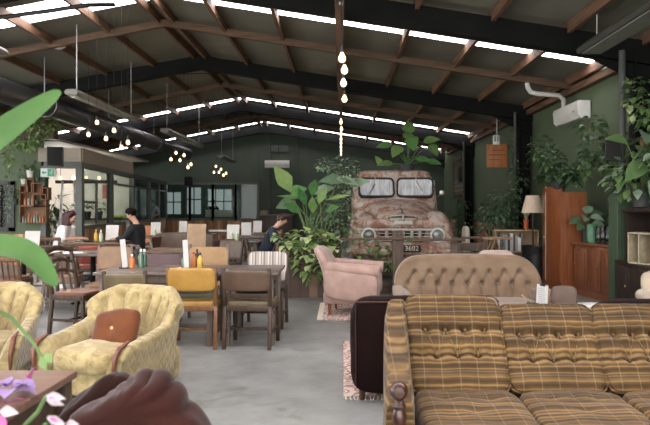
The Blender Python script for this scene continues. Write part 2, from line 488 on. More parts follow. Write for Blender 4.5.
# far room: end wall with daylit windows and a glazed roller door
m = MB()
ops = [(-9.2, -8.35, 1.0, 2.2), (-8.1, -7.3, 1.0, 2.45), (-7.0, -5.7, .9, 2.35)]
xs = XL
for x0, x1, z0, z1 in ops:
    m.box(((xs+x0)/2, YE, 2), (x0-xs, .15, 4)); m.box(((x0+x1)/2, YE, z0/2), (x1-x0, .15, z0)); m.box(((x0+x1)/2, YE, (z1+4)/2), (x1-x0, .15, 4-z1)); xs = x1
m.box(((xs+XR)/2, YE, 2), (XR-xs, .15, 4))
struct(m.build('wall_far_end', M('far_room_paint', '#323e35', '#3c483e', rough=.8), flat=True))
for i, (x0, x1, z0, z1) in enumerate(ops):
    f = MB()
    for x in (x0, x1): f.box((x, YE-.08, (z0+z1)/2), (.07, .08, z1-z0))
    for z in (z0, z1, (z0*.45+z1*.55)): f.box(((x0+x1)/2, YE-.08, z), (x1-x0, .08, .06))
    k = 2 if x1-x0 > 1.2 else 1
    for j in range(1, k+1): f.box((x0+(x1-x0)*j/(k+1), YE-.08, (z0+z1)/2), (.05, .08, z1-z0))
    w = struct(f.build('window_%d' % (40+i), FRAMEG, flat=True))
    g = MB(); g.box(((x0+x1)/2, YE-.05, (z0+z1)/2), (x1-x0, .01, z1-z0)); g.build('window_pane', glow('daylit_frosted_pane', '#ccd4d6', .42), w, flat=True)
wallbox('wall_far_divider', -3.3, -3.2, YB+.15, YE, 0, 3.2, M('far_room_green', '#4a5c50', rough=.8))

# black steel portal frames
n = 0
for y in (3.2, 9.05, 14.9, 21.3, 27.4):
    m = MB(); h = .32
    for xa, xb in ((XL, AX), (AX, XR)):
        za, zb = roof(xa)-.1, roof(xb)-.1
        m.add([(xa,y-.09,za-h),(xb,y-.09,zb-h),(xb,y+.09,zb-h),(xa,y+.09,za-h),(xa,y-.09,za),(xb,y-.09,zb),(xb,y+.09,zb),(xa,y+.09,za)],
              [(0,3,2,1),(4,5,6,7),(0,1,5,4),(1,2,6,5),(2,3,7,6),(3,0,4,7)], False)
    # knee plates at the haunch and the ridge
    m.prism([(XR-.02, roof(XR)-.44), (XR-.9, roof(XR-.9)-.44), (XR-.02, roof(XR)-.75)], y-.06, y+.06)
    m.prism([(AX-.5, roof(AX-.5)-.43), (AX+.5, roof(AX+.5)-.43), (AX, roof(AX)-.52)], y-.06, y+.06)
    n += 1; struct(m.build('trim_%d' % n, STEEL, flat=True))
    if y < 27:
        m = MB(); zc = roof(4.3)-.2
        for dx in (-.12, .12): m.box((4.3+dx, y, zc/2), (.025, .2, zc))
        m.box((4.3, y, zc/2), (.22, .02, zc))
        n += 1; struct(m.build('trim_%d' % n, STEEL, flat=True))
        m = MB(); m.box((4.02, y, .82), (.26, .3, 1.64), None, .01)
        n += 1; struct(m.build('trim_%d' % n, M('green_column_boxing', '#364a34', '#3d523a', scale=3, rough=.6), flat=True))
# purlins (one timber each) and cross timbers
for x in (-9.9, -8.8, -7.7, -6.6, -5.5, -4.4, -3.45, -3.18, -2.2, -1.1, 0.0, 1.08, 2.16, 3.24, 4.3):
    m = MB(); w = .09 if x == 0 else .06
    m.box((x, (YN+YB)/2, roof(x)-.085-(.03 if x == 0 else 0)), (w, YB-YN, .16 if x else .22))
    n += 1; struct(m.build('trim_%d' % n, TIMBER, flat=True))
for y in (6.2, 12.0, 18.1, 24.3):
    m = MB()
    for xa, xb in ((XL, AX), (AX, XR)):
        za, zb = roof(xa)-.1, roof(xb)-.1
        m.add([(xa,y-.05,za-.13),(xb,y-.05,zb-.13),(xb,y+.05,zb-.13),(xa,y+.05,za-.13),(xa,y-.05,za),(xb,y-.05,zb),(xb,y+.05,zb),(xa,y+.05,za)],
              [(0,3,2,1),(4,5,6,7),(0,1,5,4),(1,2,6,5),(2,3,7,6),(3,0,4,7)], False)
    n += 1; struct(m.build('trim_%d' % n, TIMBERX, flat=True))
m = MB(); m.box((-.02, 8.5, roof(0)-.50), (.12, 15, .10)); n += 1; struct(m.build('trim_%d' % n, TIMBER, flat=True))
# diagonal edge timber under the eave, lit by the skylight (right side)
m = MB(); m.bar((XR-.1, 9.5, roof(XR)-.22), (XR-.1, 26, roof(XR)-.22), .12, .12)
n += 1; struct(m.build('trim_%d' % n, TIMBER, flat=True))
# grey service conduits up the back wall and at the right-hand columns
for i, (x, y) in enumerate(((-3.1, YB-.06), (-1.9, YB-.06), (4.05, 14.7), (4.42, 16.0), (4.1, 21.1), (3.98, 8.95))):
    m = MB(); m.tube([(x, y, .8 if y > 20 else (1.55 if y < 9 else .1)), (x, y, roof(x)-.3)], .035 if i != 5 else .05, 8)
    n += 1; struct(m.build('trim_%d' % n, M('conduit_grey', '#3c413e', '#474c48', rough=.6), angle=60))
# ================================================================= upholstered seats
DARKWOOD = wood('dark_walnut', '#2b1c14', '#4a3223', .4, 'z', 1.0)
DARKWOODX = wood('dark_walnut_across', '#33231a', '#523a2b', .4, 'x', 1.0)
MAHOG = wood('mahogany_polish', '#26110b', '#472115', .35, 'z', 1.0, coat=.4)
REDWOOD = wood('red_brown_wood', '#5e3019', '#8a4c2a', .4, 'z', 1.0)
def plaid():
    t = NT('gold_plaid_velour'); tc = t.n('ShaderNodeTexCoord'); sp = t.n('ShaderNodeSeparateXYZ')
    v = t.coords(); t.l(tc.outputs['Object'], sp.inputs[0])
    wob = t.math('MULTIPLY', t.math('SUBTRACT', t.noise(v, 5, 2), .5), .02)
    z = t.math('ADD', sp.outputs['Z'], wob)
    cz = t.n('ShaderNodeCombineXYZ'); t.l(z, cz.inputs['Z'])
    n1 = t.noise(cz.outputs[0], 7, 3, .6)
    fs = t.math('FRACT', t.math('ADD', t.math('DIVIDE', z, .078), t.math('MULTIPLY', n1, 1.6)))
    col = t.ramp(fs, [(0, '#402d15'), (.16, '#5a411f'), (.28, '#816135'), (.40, '#4a3418'), (.56, '#634825'), (.68, '#8a6838'), (.78, '#543b1b'), (1, '#402d15')])
    col = t.mix(.45, col, t.ramp(n1, [(.35, '#8a8a8a'), (.65, '#ffffff')]), 'MULTIPLY')
    # pale vertical threads
    fx = t.math('FRACT', t.math('ADD', t.math('DIVIDE', sp.outputs['X'], .098), .5))
    ln = t.math('LESS_THAN', t.math('ABSOLUTE', t.math('SUBTRACT', fx, .5)), .035)
    col = t.mix(t.math('MULTIPLY', ln, .11), col, '#b8a484')
    fz = t.math('FRACT', t.math('DIVIDE', z, .118))
    lz = t.math('LESS_THAN', t.math('ABSOLUTE', t.math('SUBTRACT', fz, .5)), .035)
    col = t.mix(t.math('MULTIPLY', lz, .1), col, '#b8a484')
    pile = t.noise(t.coords((1,1,1)), 6, 4, .6)
    col = t.mix(.5, col, t.ramp(pile, [(.3, '#6a6a6a'), (.7, '#d0d0d0')]), 'OVERLAY')
    nb = t.bump(t.math('ADD', t.math('MULTIPLY', n1, .6), t.noise(v, 140, 2)), .3, .004)
    t.bsdf(col, .75, 0, nb, sheen=.08, spec=.2); return t.mat
PLAID = plaid()
def velvet(name, c1, c2, scale=5, sheen=.4, bump=.15): return M(name, c1, c2, scale=scale, rough=.8, bump=bump, bscale=120, sheen=sheen, spec=.07, lo=.3, hi=.7)

def dents(pts, depth, sig, lines=(), ldepth=0, lsig=.03):
    """push in at buttons (x, z in metres) and along straight seams"""
    def f(X, Z):
        d = 0
        for bx, bz in pts: d += depth*math.exp(-((X-bx)**2+(Z-bz)**2)/(2*sig*sig))
        for (x0, z0, x1, z1) in lines:
            vx, vz = x1-x0, z1-z0; L = vx*vx+vz*vz
            t_ = max(0, min(1, ((X-x0)*vx+(Z-z0)*vz)/L))
            q = (X-x0-t_*vx)**2+(Z-z0-t_*vz)**2
            d += ldepth*math.exp(-q/(2*lsig*lsig))
        return d
    return f
def button_mesh(m, p, r=.011): m.ell(p, (r, r*.6, r), 8, 6)

# ---------------------------------------------------------------- gold plaid sofa
def gold_sofa():
    root = empty('plaid_sofa', (.2, 2.72, 0), 0, 'gold and brown plaid velour sofa with buttoned back cushions and a turned wooden arm front', 'sofa')
    # units: (x0, x1, top z, recline)
    units = [(.175, .735, .825, 32), (.72, 1.27, .77, 34), (1.26, 1.81, .77, 34)]
    for i, (x0, x1, zt, ang) in enumerate(units):
        w = x1-x0; hgt = (zt-.36)/math.cos(R(ang))+.05
        bts = [(-.17, .08), (-.057, .08), (.057, .08), (.17, .08), (-.115, -.075), (0, -.075), (.115, -.075), (.2, -.06), (-.2, -.06)]
        seams = [(-.17, .08, -.115, -.075), (-.057, .08, -.115, -.075), (-.057, .08, 0, -.075), (.057, .08, 0, -.075), (.057, .08, .115, -.075), (.17, .08, .115, -.075),
                 (-w/2, .075, w/2, .075), (-w/2, -.07, w/2, -.07)]
        dn = dents(bts, .030, .02, seams, .015, .012)
        def disp(x, y, z, N):
            k = max(0, -N.y)
            wr = noise.noise(Vector((x*2.1+i*7, z*2.6, 1.3)))*.010+noise.noise(Vector((x*6+i*3, z*7, 4)))*.004
            return -N*dn(x*w/2, z*hgt/2)*k+N*wr
        m = MB(); m.cushion((0,0,0), (w*.99, .19, hgt), 7, (34, 6, 44), disp=disp)
        for bx, bz in bts[:7]: button_mesh(m, (bx, -.087+.02, bz))
        c = V((x0+x1)/2, (.93), .36+math.cos(R(ang))*hgt/2-.02)
        b = m.build('back_cushion', PLAID, root, loc=c, rot=(R(-ang), 0, 0))
        m = MB()
        for sx0, sz0, sx1, sz1 in seams[:6]: m.tube([(sx0, -.074, sz0), ((sx0+sx1)/2, -.084, (sz0+sz1)/2), (sx1, -.074, sz1)], .0022, 5)
        m.build('tuft_thread', M('pale_thread', '#66502f', '#735c38', rough=.9), b)
        # piping round the cushion face
        m = MB(); m.tube([Vector((x, -.068, z)) for x, z in rrect(w*.965, hgt*.965, .05, 5)]+[Vector((w*.4825, -.068, hgt*.43))], .006, 6, False)
        m.build('piping', PLAID, b)
        # seat cushion built upright, then laid down
        def sd(x, y, z, N):
            k = max(0, -N.y)
            q = dents([(-.12, .14), (.12, .14), (0, -.02)], .016, .03, [(-w/2, .14, w/2, .14), (0, .14, 0, .3)], .006, .02)(x*w/2, z*.31)
            return -N*q*k+N*noise.noise(Vector((x*2+i*5, z*2, 7)))*.012
        m = MB(); m.cushion((0,0,0), (w*.99, .17, .60), 6, (26, 6, 26), disp=sd)
        m.build('seat_cushion', PLAID, root, loc=((x0+x1)/2, .37, .335), rot=(R(-90+4), 0, 0))
    # padded arms
    for sx, nm in ((.06, 'armrest'), (1.885, 'armrest')):
        m = MB()
        prof = [(.06, .58), (.3, .60), (.55, .65), (.8, .73), (1.0, .81), (1.12, .84)]
        def fn(u, v):
            t_ = u*(len(prof)-1); i_ = min(int(t_), len(prof)-2); f_ = t_-i_
            y = prof[i_][0]*(1-f_)+prof[i_+1][0]*f_; zt = prof[i_][1]*(1-f_)+prof[i_+1][1]*f_
            a = 2*PI*v
            hw = .072; hz = (zt-.12)/2
            k = 5; c_, s_ = math.cos(a), math.sin(a); q = (abs(c_)**k+abs(s_)**k)**(1/k)
            sc = 1-.12*max(0, (.12-u)/.12)
            return Vector((c_/q*hw*sc+(.08*u if sx < 1 else -.08*u), y, .12+hz+s_/q*hz*sc+.006*math.sin(y*70)*max(0, s_)))
        m.grid(fn, 44, 28, False, True)
        m.add([fn(0, j/28) for j in range(28)], [tuple(range(28))[::-1]])
        m.add([fn(1, j/28) for j in range(28)], [tuple(range(28))])
        m.build(nm, PLAID, root, loc=(sx, 0, 0))
        m = MB()
        T = Matrix.Translation((sx-.012, -.0, .61)) @ Euler((R(90), 0, 0)).to_matrix().to_4x4()
        m.lathe([(.001, .042), (.022, .04), (.036, .025), (.041, .004), (.034, -.017), (.025, -.025)], 18, (0,0,0), T)
        m.lathe([(.02, .0), (.03, .02), (.034, .05), (.024, .075), (.03, .09), (.02, .11), (.012, .12)], 14, (sx-.01, .0, .455))
        m.build('arm_knob', MAHOG, root)
    m = MB(); m.box((.965, .62, .21), (1.78, 1.0, .18), None, .02); m.box((.965, 1.12, .45), (1.78, .08, .62), (R(-24), 0, 0), .02)
    m.build('sofa_base', PLAID, root)
    for x in (.08, 1.85):
        for y in (.12, 1.05):
            m = MB(); m.lathe([(.02, 0), (.026, .06), (.03, .13)], 10, (x, y, 0)); m.build('leg', MAHOG, root)
gold_sofa()

# ---------------------------------------------------------------- dark burgundy chairs back to back with it
BURG = velvet('burgundy_velvet', '#130908', '#1d0e0b', 3, .02)
def burgundy_settee(name, w, loc, rz, label, cat):
    r = empty(name, loc, rz, label, cat)
    m = MB(); m.cushion((0, .09, .40), (w, .20, .70), 7, (16, 6, 16), disp=lambda x, y, z, N: N*noise.noise(Vector((x*2, z*2, y)))*.012); b = m.build('backrest', BURG, r)
    m = MB(); m.tube([(-w/2+.03, -.01, .12), (-w/2+.03, -.015, .72), (w/2-.03, -.015, .72), (w/2-.03, -.01, .12)], .008, 6); m.build('piping', velvet('burgundy_piping', '#2a1412', '#381a18'), b)
    m = MB(); m.cushion((0, .5, .36), (w-.24, .62, .2), 6, 10); m.build('seat_cushion', BURG, r)
    m = MB(); m.box((0, .48, .2), (w-.04, .72, .18), None, .03); m.build('seat_base', BURG, r)
    for s in (-1, 1):
        m = MB(); m.cushion((s*(w/2-.08), .47, .36), (.16, .78, .44), 6, 10); m.build('armrest', BURG, r)
        for y in (.07, .78):
            m = MB(); m.lathe([(.018, 0), (.022, .04), (.026, .12)], 8, (s*(w/2-.08), y, 0)); m.build('leg', DARKWOOD, r)
burgundy_settee('burgundy_armchair', .92, (.535, 4.52, 0), 0, 'dark burgundy velvet armchair with its back against the plaid sofa', 'armchair')
burgundy_settee('burgundy_sofa', 1.5, (2.5, 4.35, 0), R(-3), 'long burgundy sofa behind the right end of the plaid sofa', 'sofa')

# ---------------------------------------------------------------- beige tufted sofa
BEIGE = velvet('beige_velour', '#675240', '#7a6551', 6, .3)
def beige_sofa():
    r = empty('tufted_sofa', (1.375, 6.24, 0), R(1), 'beige velour sofa with a rounded deep buttoned back', 'sofa')
    W, z0, z1 = 1.58, .30, .875
    nb = 9; xs_ = [(-.5+(i+.5)/nb)*(W-.12) for i in range(nb)]; xl = [(-.5+i/nb)*(W-.12) for i in range(1, nb)]
    b1 = [(x, .70) for x in xl]; b2 = [(x, .575) for x in xs_]
    lines = []
    for x, z in b2: lines.append((x, z, x, .28))
    for x, z in b1:
        lines.append((x, z, x, .70)) if False else None
        for X2, Z2 in b2:
            if abs(X2-x) < .11: lines.append((x, z, X2, Z2))
    dn = dents(b1+b2, .022, .022, lines, .020, .015)
    def fn(u, v):
        # u along x, v: wraps front bottom -> top -> back bottom
        x = (u-.5)*W
        edge = max(0, (abs(x)-(W/2-.30))/.30)
        zt = z1-(z1-.56)*(1-math.sqrt(max(0, 1-edge**2.4)))*.9+.012*math.cos(x*3)
        if v < .62:
            t_ = v/.62; z = z0+(zt-.05-z0)*t_; y = -.085+.10*t_+ -.03*math.sin(t_*PI)
            y += dn(x, z)-.012
        elif v < .82:
            a = (v-.62)/.2*PI; z = zt-.05+.05*math.sin(a); y = .015+.085*(1-math.cos(a))-.012
        else:
            t_ = (v-.82)/.18; z = zt-.05-(zt-.05-z0)*t_; y = .185
        y += .0
        y -= edge**2*.10
        return Vector((x, y+.62, z))
    m = MB(); m.grid(fn, 150, 70)
    for x, z in b1+b2:
        t_ = (z-z0)/(z1-.05-z0); m.ell((x, .62-.085+.1*t_-.03*math.sin(t_*PI)+.022, z), (.011, .008, .011), 8, 6)
    m.build('backrest', BEIGE, r, angle=60)
    m = MB(); m.cushion((0, .25, .34), (W-.2, .72, .2), 6, (24, 12, 6)); m.build('seat_cushion', BEIGE, r)
    m = MB(); m.box((0, .30, .17), (W-.12, .74, .18), None, .03); m.build('seat_base', BEIGE, r)
    for s in (-1, 1):
        m = MB(); m.cushion((s*(W/2-.07), .33, .33), (.13, .72, .42), 5, 10)
        m.tube([(s*(W/2-.04), -.03, .47), (s*(W/2-.03), .3, .49), (s*(W/2-.04), .6, .52)], [.07, .072, .06], 14)
        m.build('armrest', BEIGE, r)
        for y in (.0, .62):
            m = MB(); m.lathe([(.02, 0), (.03, .04), (.03, .09)], 8, (s*(W/2-.12), y, 0)); m.build('leg', DARKWOOD, r)
beige_sofa()

# ---------------------------------------------------------------- pale pink armchair and its look-alikes
PINK = velvet('dusty_pink_velour', '#9a7b70', '#ae9084', 7, .35)
def pink_chair(name, loc, rz, label, mat=None, legm=None):
    """faces local -Y"""
    mat = mat or PINK
    r = empty(name, loc, rz, label, 'armchair')
    def back(u, v):
        a = 2*PI*v; k = 3.2; c_, s_ = math.cos(a), math.sin(a); q = (abs(c_)**k+abs(s_)**k)**(1/k)
        z = .22+.66*u
        wid = .33-.05*max(0, u-.75)/.25-.02*math.sin(u*PI)
        th = .10*(1-.0*u)
        cap = math.sqrt(max(0, 1-max(0, (u-.86)/.14)**2)); cap = .12+.88*cap
        lean = .26*u*u*.8
        return Vector((c_/q*wid*(.65+.35*cap), .27+lean+s_/q*th*cap*(1-.25*u)-.05*abs(c_/q)**2*(1-.4*u), z))
    m = MB(); m.grid(back, 26, 30, False, True); m.add([back(1, j/30) for j in range(30)], [tuple(range(30))]); m.build('backrest', mat, r, angle=70)
    m = MB(); m.cushion((0, -.04, .38), (.52, .60, .20), 5, 12); m.build('seat_cushion', mat, r)
    m = MB(); m.box((0, .02, .245), (.66, .68, .17), None, .04); m.build('seat_base', mat, r)
    for s in (-1, 1):
        m = MB(); m.cushion((s*.33, .0, .41), (.13, .70, .42), 4, 12, disp=lambda x, y, z, N: Vector((0, 0, .03*y)))
        m.tube([(s*.335, -.36, .585), (s*.335, -.1, .60), (s*.33, .30, .635)], [.072, .075, .065], 14)
        m.build('armrest', mat, r)
        for y in (-.26, .28):
            m = MB(); m.lathe([(.014, 0), (.02, .08), (.026, .18)], 10, (s*.27, y, 0)); m.build('leg', legm or REDWOOD, r)
    return r
pink_chair('pink_armchair', (.17, 8.35, 0), R(82), 'dusty pink velour armchair on the fringed rug, turned side on')
_p = pink_chair('pink_armchair', (1.96, 7.62, 0), 0, 'pale pink armchair whose rounded top shows behind the beige sofa', velvet('pale_pink_velour', '#a98f83', '#b9a196', 6, .3)); _p.scale = (.78, .9, .97)
_c = pink_chair('cream_armchair', (3.2, 5.75, 0), R(-4), 'cream buttoned armchair cut by the right edge in front of the dark hutch', velvet('cream_velour', '#92836f', '#a59782', 6, .3)); _c.scale = (1, 1, .88)

# ---------------------------------------------------------------- yellow shell-back armchairs
def yellow_velour():
    t = NT('yellow_cut_velour'); v = t.coords()
    n = t.noise(v, 9, 5, .65, 1.2)
    col = t.ramp(n, [(.3, '#7a6942'), (.48, '#907e53'), (.62, '#a49264'), (.75, '#84734a')])
    sp = t.n('ShaderNodeSeparateXYZ'); tc = t.n('ShaderNodeTexCoord'); t.l(tc.outputs['Object'], sp.inputs[0])
    t.bsdf(col, .8, 0, t.bump(t.noise(v, 90, 3), .25, .004), sheen=.25, spec=.15); return t.mat
YEL = yellow_velour()
def yellow_quilt():
    t = NT('yellow_diamond_quilting'); tc = t.n('ShaderNodeTexCoord'); sp = t.n('ShaderNodeSeparateXYZ'); t.l(tc.outputs['Object'], sp.inputs[0])
    h = None
    for sg in (1, -1):
        u = t.math('ADD', t.math('MULTIPLY', sp.outputs['Y'], 1.0), t.math('MULTIPLY', sp.outputs['Z'], sg*.75))
        f = t.math('ABSOLUTE', t.math('SUBTRACT', t.math('FRACT', t.math('DIVIDE', u, .075)), .5))
        g = t.math('MINIMUM', t.math('MULTIPLY', f, 3.2), 1.0)
        h = g if h is None else t.math('MINIMUM', h, g)
    n = t.noise(t.coords(), 9, 5, .65, 1.2)
    col = t.ramp(n, [(.3, '#7a6942'), (.5, '#8d7c52'), (.7, '#9a895f')])
    t.bsdf(col, .8, 0, t.bump(h, .45, .010), sheen=.4, spec=.15); return t.mat
YELQ = yellow_quilt()
RUST = velvet('rust_velvet', '#552c18', '#6c3d23', 6, .2)
def yellow_chair(loc, rz, label):
    r = empty('shell_armchair', loc, rz, label, 'armchair')
    NCH = 7
    def back(u, v):
        # u across (angle in the shell), v around: 0 front bottom -> top -> back bottom
        s = (u-.5)*2
        ph = u*NCH
        flute = abs(math.sin(PI*ph))**.5
        hw0, hw1 = .28, .425
        if v < .60:
            t_ = v/.60; front = True
        elif v < .80: t_ = 1.0; front = None
        else: t_ = 1-(v-.80)/.20; front = False
        top = .335*(1-.42*max(0, abs(s)-.55)**1.6/.45**1.6*.75)-.006*(1-flute)
        x = s*(hw0+(hw1-hw0)*min(1, t_*1.05)**.8)
        z = .30+(top+.06)*t_*(1.0)
        wrap = -.20*abs(s)**2.2
        lean = .16*t_
        th = .10+.03*t_
        y0 = .22+lean+wrap
        if front is True:
            y = y0-th/2-.03*flute*(.35+.65*t_)+.04*(1-flute)*(.3+.7*t_)
        elif front is None:
            a = (v-.60)/.20*PI
            y = y0-th/2*math.cos(a)-.018*flute*max(0, math.cos(a)); z += th*.55*math.sin(a)
        else: y = y0+th/2
        return Vector((x, y, z))
    m = MB(); m.grid(back, 84, 44)
    for uu in (0, 1):
        pts = [back(uu, j/43) for j in range(44)]; m.add(pts, [tuple(range(44)) if uu == 0 else tuple(range(44))[::-1]])
    m.build('backrest', YEL, r, angle=70)
    m = MB(); m.cushion((0, -.10, .30), (.54, .70, .17), 5, (16, 16, 6), disp=lambda x, y, z, N: N*(noise.noise(Vector((x*2, y*2, z)))*.012)+Vector((0, 0, .02*(1-x*x)*(1-y*y))) if z > 0 else N*0)
    m.build('seat_cushion', YEL, r)
    m = MB(); m.cushion((0, .0, .17), (.66, .78, .26), 9, 10); m.build('seat_base', YEL, r)
    for s in (-1, 1):
        m = MB()
        prof = [(-.44, .37, .058), (-.37, .435, .07), (-.15, .465, .072), (.06, .51, .068), (.22, .59, .055)]
        def fn(u, v):
            t_ = u*(len(prof)-1); i_ = min(int(t_), len(prof)-2); f_ = t_-i_
            y, zt, hw = [prof[i_][q]*(1-f_)+prof[i_+1][q]*f_ for q in range(3)]
            a = 2*PI*v; k = 3.5; c_, s_ = math.cos(a), math.sin(a); q = (abs(c_)**k+abs(s_)**k)**(1/k)
            hz = (zt-.14)/2
            out = .05*max(0, s_/q)
            return Vector((s*(.318+out)+c_/q*hw*.92, y, .14+hz+s_/q*hz))
        m.grid(fn, 26, 24, False, True)
        m.add([fn(0, j/24) for j in range(24)], [tuple(range(24))[::-1]]); m.add([fn(1, j/24) for j in range(24)], [tuple(range(24))])
        m.build('armrest', [YELQ], r, angle=70)
        m = MB(); m.tube([(s*.35, -.455, .20), (s*.355, -.468, .30), (s*.362, -.462, .375), (s*.365, -.42, .435), (s*.367, -.33, .462)], [.009, .015, .019, .019, .010], 10)
        m.build('arm_facing', wood('red_arm_wood', '#4a2216', '#75402a', .3, 'z', 1, coat=.3), r)
        for y in (-.32, .28):
            m = MB(); m.lathe([(.016, 0), (.02, .03), (.024, .08)], 10, (s*.28, y, 0)); m.build('leg', DARKWOOD, r)
    return r
Y1 = (-1.70, 4.83, 0); Y1R = R(-21)
yellow_chair(Y1, Y1R, 'yellow velour shell-back armchair standing whole, holding the rust cushion with a button')
Y2 = (-2.86, 5.0, 0); Y2R = R(12)
yellow_chair(Y2, Y2R, 'yellow velour shell-back armchair cut off by the left edge, beside the long green leaf')
def scatter_cushion(loc, rot, s, label, button=True, mat=None, name='scatter_cushion'):
    def d(x, y, z, N):
        k = math.exp(-(x*x+z*z)/.06)
        return -N*(.03*k if button else 0)*(1 if N.y < 0 else .3)+N*noise.noise(Vector((x*1.6, z*1.6, 3)))*.014
    m = MB(); m.cushion((0,0,0), (s*1.02, .15, s*.86), 2.6, (16, 6, 16), disp=lambda x, y, z, N: d(x, y, z, N)+Vector((x*abs(z)**3*.05, 0, z*abs(x)**3*.05)))
    o = m.build(name, mat or RUST, angle=80); o.location = loc; o.rotation_euler = rot
    tag(o, label, 'cushion')
    if button:
        b = MB(); b.ell((0, -.053, 0), (.014, .008, .014), 10, 6); b.build('button', M('pale_button', '#c09a6a'), o)
    return o
def place(base, rz, p):
    c, s = math.cos(rz), math.sin(rz)
    return (base[0]+c*p[0]-s*p[1], base[1]+s*p[0]+c*p[1], base[2]+p[2])
scatter_cushion(place(Y1, Y1R, (.0, -.03, .465)), (R(-28), R(-7), Y1R+R(4)), .38, 'rust velvet cushion with a centre button on the nearer yellow armchair')
scatter_cushion(place(Y2, Y2R, (-.06, -.03, .465)), (R(-26), R(8), Y2R), .38, 'rust velvet cushion on the yellow armchair at the left edge')

# ---------------------------------------------------------------- brown velvet armchair close to the camera
BROWN = velvet('brown_velvet', '#260f0b', '#331711', 4, .15)
BROWN2 = velvet('dark_brown_velvet', '#1e0e0a', '#29140f', 4, .12)
def brown_sofa():
    r = empty('brown_velvet_armchair', (-.66, 2.12, 0), 0, 'brown velvet armchair with puckered back cushions tipped askew beside the flower table', 'armchair')
    m = MB(); m.box((0, .0, .25), (.80, .70, .24), None, .05); m.box((0, -.32, .44), (.74, .08, .36), None, .03); m.build('seat_base', BROWN2, r)
    m = MB(); m.cushion((0, .06, .44), (.6, .58, .16), 5, 12); m.build('seat_cushion', BROWN, r)
    for s in (-1, 1):
        m = MB(); m.cushion((s*.36, .05, .38), (.13, .68, .36), 5, 10); m.build('armrest', BROWN2, r)
        for y in (-.28, .28):
            m = MB(); m.lathe([(.018, 0), (.024, .13)], 8, (s*.33, y, 0)); m.build('leg', DARKWOOD, r)
    def pucker(ph, am):
        def f(x, y, z, N):
            a = math.atan2(z-.75, x-.25); rr = math.hypot(x-.25, z-.75)
            w_ = abs(math.sin(a*7+ph+noise.noise(Vector((x*2, z*2, ph)))*1.2))
            return N*(am*(w_**.5-.7)*min(1, rr*1.1)*(1-.4*abs(y)*abs(y))+noise.noise(Vector((x*1.5+ph, z*1.5, y)))*.02)
        return f
    m = MB(); m.cushion((0,0,0), (.40, .20, .46), 4.0, (34, 12, 34), disp=pucker(1, .034)); m.build('back_cushion', BROWN, r, angle=80, loc=(.055, -.14, .62), rot=(R(6), R(-35), R(-4)))
    m = MB(); m.cushion((0,0,0), (.36, .10, .40), 5, (22, 8, 26), disp=pucker(2, .012)); m.build('back_cushion', BROWN2, r, angle=80, loc=(-.10, .03, .605), rot=(R(4), R(-42), 0))
brown_sofa()
# ================================================================= dining chairs and tables
OAKFR = wood('orange_oak_frame', '#5a3820', '#7d5433', .4, 'z')
DKFR = wood('dark_oak_frame', '#2e2017', '#4b382b', .45, 'z')
MIDFR = wood('brown_chair_frame', '#4a3222', '#6d4c34', .45, 'z')
GREYFR = wood('weathered_brown_frame', '#4f4238', '#75655a', .55, 'z')
def vinyl(name, c1, c2): return M(name, c1, c2, scale=5, rough=.42, bump=.06, bscale=160, spec=.45)
MUST = vinyl('mustard_vinyl', '#94691f', '#a87d30'); OLIVE = vinyl('olive_vinyl', '#3a3a24', '#4b4a30')
BRNV = vinyl('brown_leatherette', '#463224', '#5a4332'); OLB = vinyl('olive_brown_cloth', '#554830', '#67583a')
BURV = vinyl('burgundy_vinyl', '#3c1c20', '#4c282c'); TANV = vinyl('orange_tan_cloth', '#83602f', '#98713c')
TAN2 = vinyl('tan_leatherette', '#6f4e30', '#825f3d'); REDV = vinyl('red_vinyl', '#8e3a2c', '#a54a39')
BRSEAT = vinyl('brown_seat_leather', '#5e3322', '#79462f'); GREYV = vinyl('grey_brown_cloth', '#6e6358', '#857a6e'); DKV = vinyl('black_vinyl', '#1d1b1a', '#2a2725')
def legs4(r, mat, w=.42, dp=.40, h=.43, t=.034, splay=0.0, back_top=None, lean=.07):
    for sx in (-1, 1):
        m = MB(); m.bar((sx*(w/2-t/2+splay), dp/2+splay, 0), (sx*(w/2-t/2), dp/2-t/2, h), t, t, (1,0,0), .004); m.build('leg', mat, r)
        m = MB(); m.bar((sx*(w/2-t/2+splay), -dp/2-splay-.03, 0), (sx*(w/2-t/2), -dp/2+t/2, h), t, t, (1,0,0), .004)
        if back_top: m.bar((sx*(w/2-t/2), -dp/2+t/2, h-.01), (sx*(w/2-t/2), -dp/2-lean, back_top), t*.9, t, (1,0,0), .004)
        m.build('leg', mat, r)
def stretchers(r, mat, w=.42, dp=.40, z=.17, side=True, cross=True):
    m = MB()
    if side:
        for sx in (-1, 1): m.bar((sx*(w/2-.017), -dp/2, z), (sx*(w/2-.017), dp/2, z), .018, .028)
    if cross: m.bar((-w/2, 0, z), (w/2, 0, z), .018, .028)
    m.build('stretcher', mat, r)
